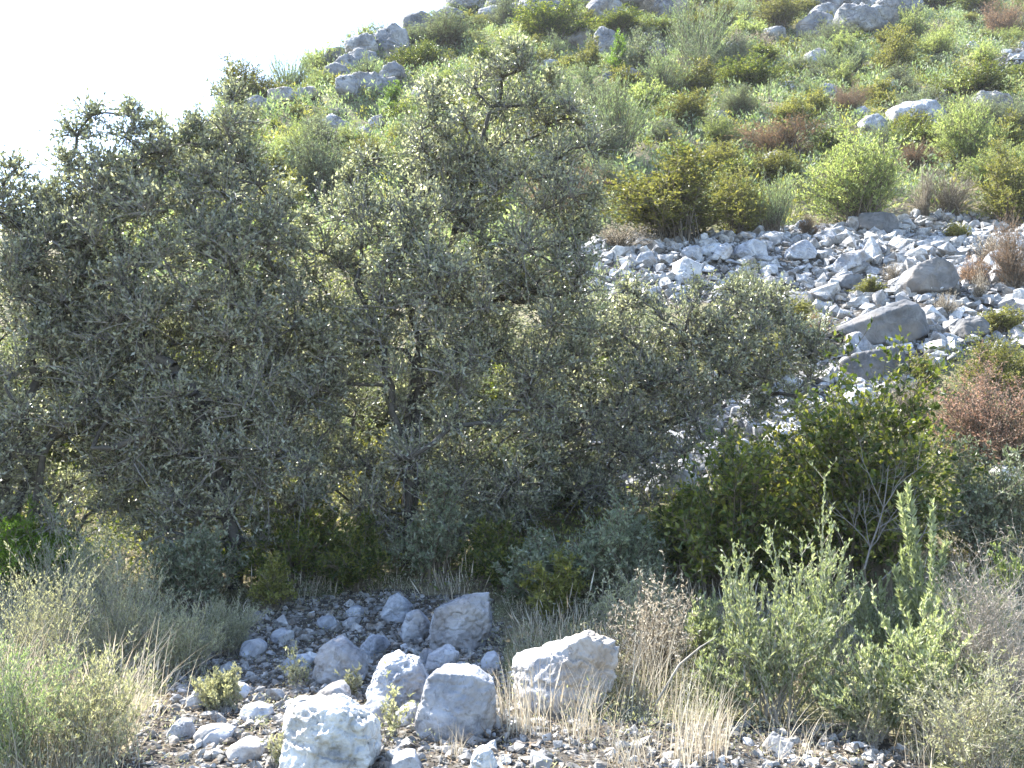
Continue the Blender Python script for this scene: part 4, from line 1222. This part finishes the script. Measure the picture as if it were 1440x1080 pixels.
for cx, by, w, h, lab, mt in [
    (60, 960, 190, 160, 'tall grey-green herb bush at the left edge', 'herb'),
    (175, 940, 170, 140, 'tall pale herb bush under the twin-topped olive', 'herb'),
    (20, 1090, 200, 170, 'grey-green herb bush in the bottom left corner', 'rosemary'),
    (125, 1070, 180, 150, 'dense pale herb bush near the bottom left corner', 'herb'),
    (255, 950, 120, 90, 'sparse herb bush at the left end of the rubble', 'herb'),
    (320, 920, 90, 70, 'thin yellow-tipped herb plant beside the rubble', 'herb'),
    (310, 1000, 70, 50, 'wispy herb bush in the left part of the rubble', 'herb'),
    (110, 870, 190, 130, 'dull herb bush at the foot of the left olives', 'grey'),
]:
    near_bush('herb_bush', lab, cx, by, w, h, mt, 'palestem', R3, group='herb bushes in the lower left', **LH)
for cx, by, w, h, lab in [(415, 970, 40, 60, 'small herb sprig above the white sunlit boulder'), (552, 1040, 46, 80, 'small leafy sprig between the white and the smooth boulder'),
                          (490, 985, 36, 50, 'thin herb sprig on the bluish boulder side'), (1232, 1055, 40, 110, 'thin green sprig at the bottom edge right of centre'),
                          (390, 1080, 60, 60, 'yellowish sprig against the left side of the white boulder')]:
    near_bush('herb_sprig', lab, cx, by, w, h, 'herb', 'palestem', R3, cat='plant', group='small plants among the stones', ns=14, nsub=4, nl=8, L=.03, Wf=.35, sublen=.25, rise=.2, up=1, start=.2, stem_r=.003)


# ------------------------------------------------------------------ dry grass clumps, one object each
def grass_clump(label, cx, by, w, h, n, rng, lean=(0, 0), P=None):
    P = hit(cx, by) if P is None else P
    _, _, wd = project(P)
    wm = w / FPX * float(wd) * .5; hm = h / FPX * float(wd)
    A = np.concatenate([rng.normal(0, wm * .4, (n, 2)), np.full((n, 1), -.03)], 1)
    hh = hm * rng.uniform(.45, 1.05, n)
    C = A + np.stack([rng.normal(lean[0] * hm, wm * .5, n), rng.normal(lean[1] * hm, wm * .5, n), hh], 1)
    B = (A + C) * .5 + np.stack([-(C - A)[:, 0] * .3, -(C - A)[:, 1] * .3, hh * .15], 1)
    t = np.linspace(0, 1, 6)
    Pp = bez(A[:, None], B[:, None], C[:, None], np.broadcast_to(t, (n, 6)))
    Wd = .0052 * (1.05 - t)[None, :] * rng.uniform(.6, 1.3, (n, 1))
    an = rng.uniform(0, PI, n)
    V, F = ribbons(Pp, Wd, np.stack([np.cos(an), np.sin(an), 0 * an], 1))
    g = Geo(); g.add(V, F, np.repeat(np.clip(rng.normal(.6, .25, n), 0, 1), 5))
    o = link('dry_grass_clump', g.mesh('dry_grass_clump', [M['straw']]), None, P)
    tag(o, label, 'grass clump', 'dry grass clumps in the foreground')


for cx, by, w, h, n, lean, lab in [
    (965, 1075, 100, 165, 75, (.12, 0), 'pale dry grass clump at the bottom edge right of the largest boulder'),
    (1010, 1060, 70, 120, 65, (.15, 0), 'thin pale grass clump beside the bottom dry clump'),
    (740, 1035, 80, 130, 75, (-.05, 0), 'brown dry grass clump in front of the largest boulder'),
    (820, 1040, 110, 120, 75, (.05, 0), 'sparse dry grass clump under the right side of the largest boulder'),
    (885, 1080, 110, 85, 75, (.05, 0), 'short whitish grass clump at the bottom edge'),
    (905, 1000, 120, 150, 100, (.1, 0), 'tall thin dry stalk clump right of the largest boulder'),
    (700, 1020, 40, 90, 45, (-.1, 0), 'thin dry clump between the smooth and the largest boulder'),
    (520, 1070, 40, 50, 35, (.1, 0), 'tiny dry clump right of the white sunlit boulder'),
    (640, 1065, 60, 60, 45, (0, 0), 'short dry clump below the smooth boulder'),
    (1120, 1070, 110, 80, 45, (.15, 0), 'pale thin clump below the bushy pale green shrub'),
    (30, 1000, 130, 170, 90, (.2, 0), 'pale dry stalks at the left edge among the herbs'),
    (110, 1090, 130, 120, 120, (.15, 0), 'whitish grass clump at the bottom left'),
    (60, 1080, 120, 150, 70, (.2, 0), 'dry stalk clump in the bottom left corner'),
    (170, 1010, 120, 160, 60, (.25, 0), 'long leaning dry stalks among the left herbs'),
    (930, 930, 140, 90, 100, (.05, 0), 'yellowed grass clump behind the tawny dry bush'),
    (1310, 1075, 120, 90, 60, (.1, 0), 'sparse stalk clump at the bottom right'),
]:
    grass_clump(lab, cx, by, w, h, n, R3, lean)

# one long bent stalk and the bare dead branch
p0 = hit(920, 1030); Yb = p0[1]
pp = np.array([[at(a, b, Yb + d) for a, b, d in ((905, 1050, 0), (925, 985, .0), (955, 935, .05), (985, 910, .1), (1006, 897, .12))]])
V, F = tubes(pp - p0, np.array([[.007, .0065, .006, .005, .003]]), 6)
g = Geo(); g.add(V, F, .6, 0, True)
tag(link('dry_stalk', g.mesh('dry_stalk', [M['palestem']]), None, p0), 'single long dry stalk bending right over the tawny bush', 'stalk')

p0 = ground(1218, 7.6)
rb = np.random.default_rng(404)
segs = []


def grow(a, b, px, py, r, lvl):
    pts = [(px, py)]
    n = 5 if lvl < 2 else 4
    ang, ln = a, b / n
    for _ in range(n):
        ang += rb.normal(0, .16)
        px += math.cos(ang) * ln; py -= math.sin(ang) * ln
        pts.append((px, py))
    segs.append((pts, r, lvl))
    if lvl < 3:
        for q in range(3 if lvl else 5):
            k = rb.integers(1, n)
            grow(ang + rb.choice([-1, 1]) * rb.uniform(.4, .95), b * rb.uniform(.4, .62), *pts[k], r * .55, lvl + 1)


grow(1.25, 150, 1216, 800, .0085, 0)
grow(.75, 110, 1240, 815, .006, 1)
grow(2.3, 90, 1225, 770, .005, 1)
g = Geo()
for i, (sg, r_, lvl) in enumerate(segs):
    dy = rb.uniform(-.04, .04) * lvl
    pts = np.array([[at(a, b, 7.3 + dy * k / len(sg)) for k, (a, b) in enumerate(sg)]])
    V, F = tubes(pts - p0, np.linspace(r_, r_ * .4, len(sg))[None, :], 5)
    g.add(V, F, .5, 0, True)
tag(link('dead_branch', g.mesh('dead_branch', [M['deadwood']]), None, p0), 'bare grey forked branch in front of the mastic thicket', 'branch')

# ------------------------------------------------------------------ air
hz = bpy.data.materials.new('hazy_air'); hz.use_nodes = True
hz.node_tree.nodes.clear()
ho = hz.node_tree.nodes.new('ShaderNodeOutputMaterial'); hv = hz.node_tree.nodes.new('ShaderNodeVolumePrincipled')
hv.inputs['Density'].default_value = .0004; hv.inputs['Color'].default_value = (.93, .96, 1, 1); hv.inputs['Anisotropy'].default_value = 0
hz.node_tree.links.new(hv.outputs[0], ho.inputs['Volume'])
bm = bmesh.new(); bmesh.ops.create_cube(bm, size=1)
me = bpy.data.meshes.new('haze'); bm.to_mesh(me); bm.free(); me.materials.append(hz)
o = link('haze', me, None, (0, 265, 30)); o.scale = (3600, 900, 130)
tag(o, 'thin pale haze in the air over the whole hillside', 'haze', kind='stuff')

# ------------------------------------------------------------------ light, sky, camera
SUN_AZ, SUN_EL = math.radians(-50), math.radians(47)
w = bpy.data.worlds.new('World'); sc.world = w; w.use_nodes = True
nt = w.node_tree; nt.nodes.clear()
sky = nt.nodes.new('ShaderNodeTexSky'); sky.sky_type = 'NISHITA'; sky.sun_disc = False
sky.sun_elevation = SUN_EL; sky.sun_rotation = SUN_AZ % (2 * PI)
sky.dust_density = .7; sky.ozone_density = 3.0; sky.air_density = 1.0
bg = nt.nodes.new('ShaderNodeBackground'); bg.inputs[1].default_value = .12
out = nt.nodes.new('ShaderNodeOutputWorld')
nt.links.new(sky.outputs[0], bg.inputs[0]); nt.links.new(bg.outputs[0], out.inputs[0])
sd = bpy.data.lights.new('sun', 'SUN'); sd.energy = 5.0; sd.angle = math.radians(.5); sd.color = (1, .965, .9)
so = bpy.data.objects.new('sun', sd); COL.objects.link(so)
tosun = Vector((math.sin(SUN_AZ) * math.cos(SUN_EL), math.cos(SUN_AZ) * math.cos(SUN_EL), math.sin(SUN_EL)))
so.rotation_euler = tosun.to_track_quat('Z', 'Y').to_euler()

cam = bpy.data.cameras.new('camera'); cam.sensor_width = 36; cam.lens = 36 * FPX / 1440; cam.clip_end = 3000
co = bpy.data.objects.new('camera', cam); COL.objects.link(co)
co.location = EYE; co.rotation_euler = (PI / 2 + PITCH, 0, 0)
sc.camera = co
sc.view_settings.view_transform = 'Standard'; sc.view_settings.look = 'None'
sc.view_settings.exposure = 2.4; sc.view_settings.gamma = 1
sc.cycles.max_bounces = 6; sc.cycles.diffuse_bounces = 3; sc.cycles.glossy_bounces = 2; sc.cycles.transmission_bounces = 4
sc.cycles.transparent_max_bounces = 8
sc.cycles.use_denoising = True
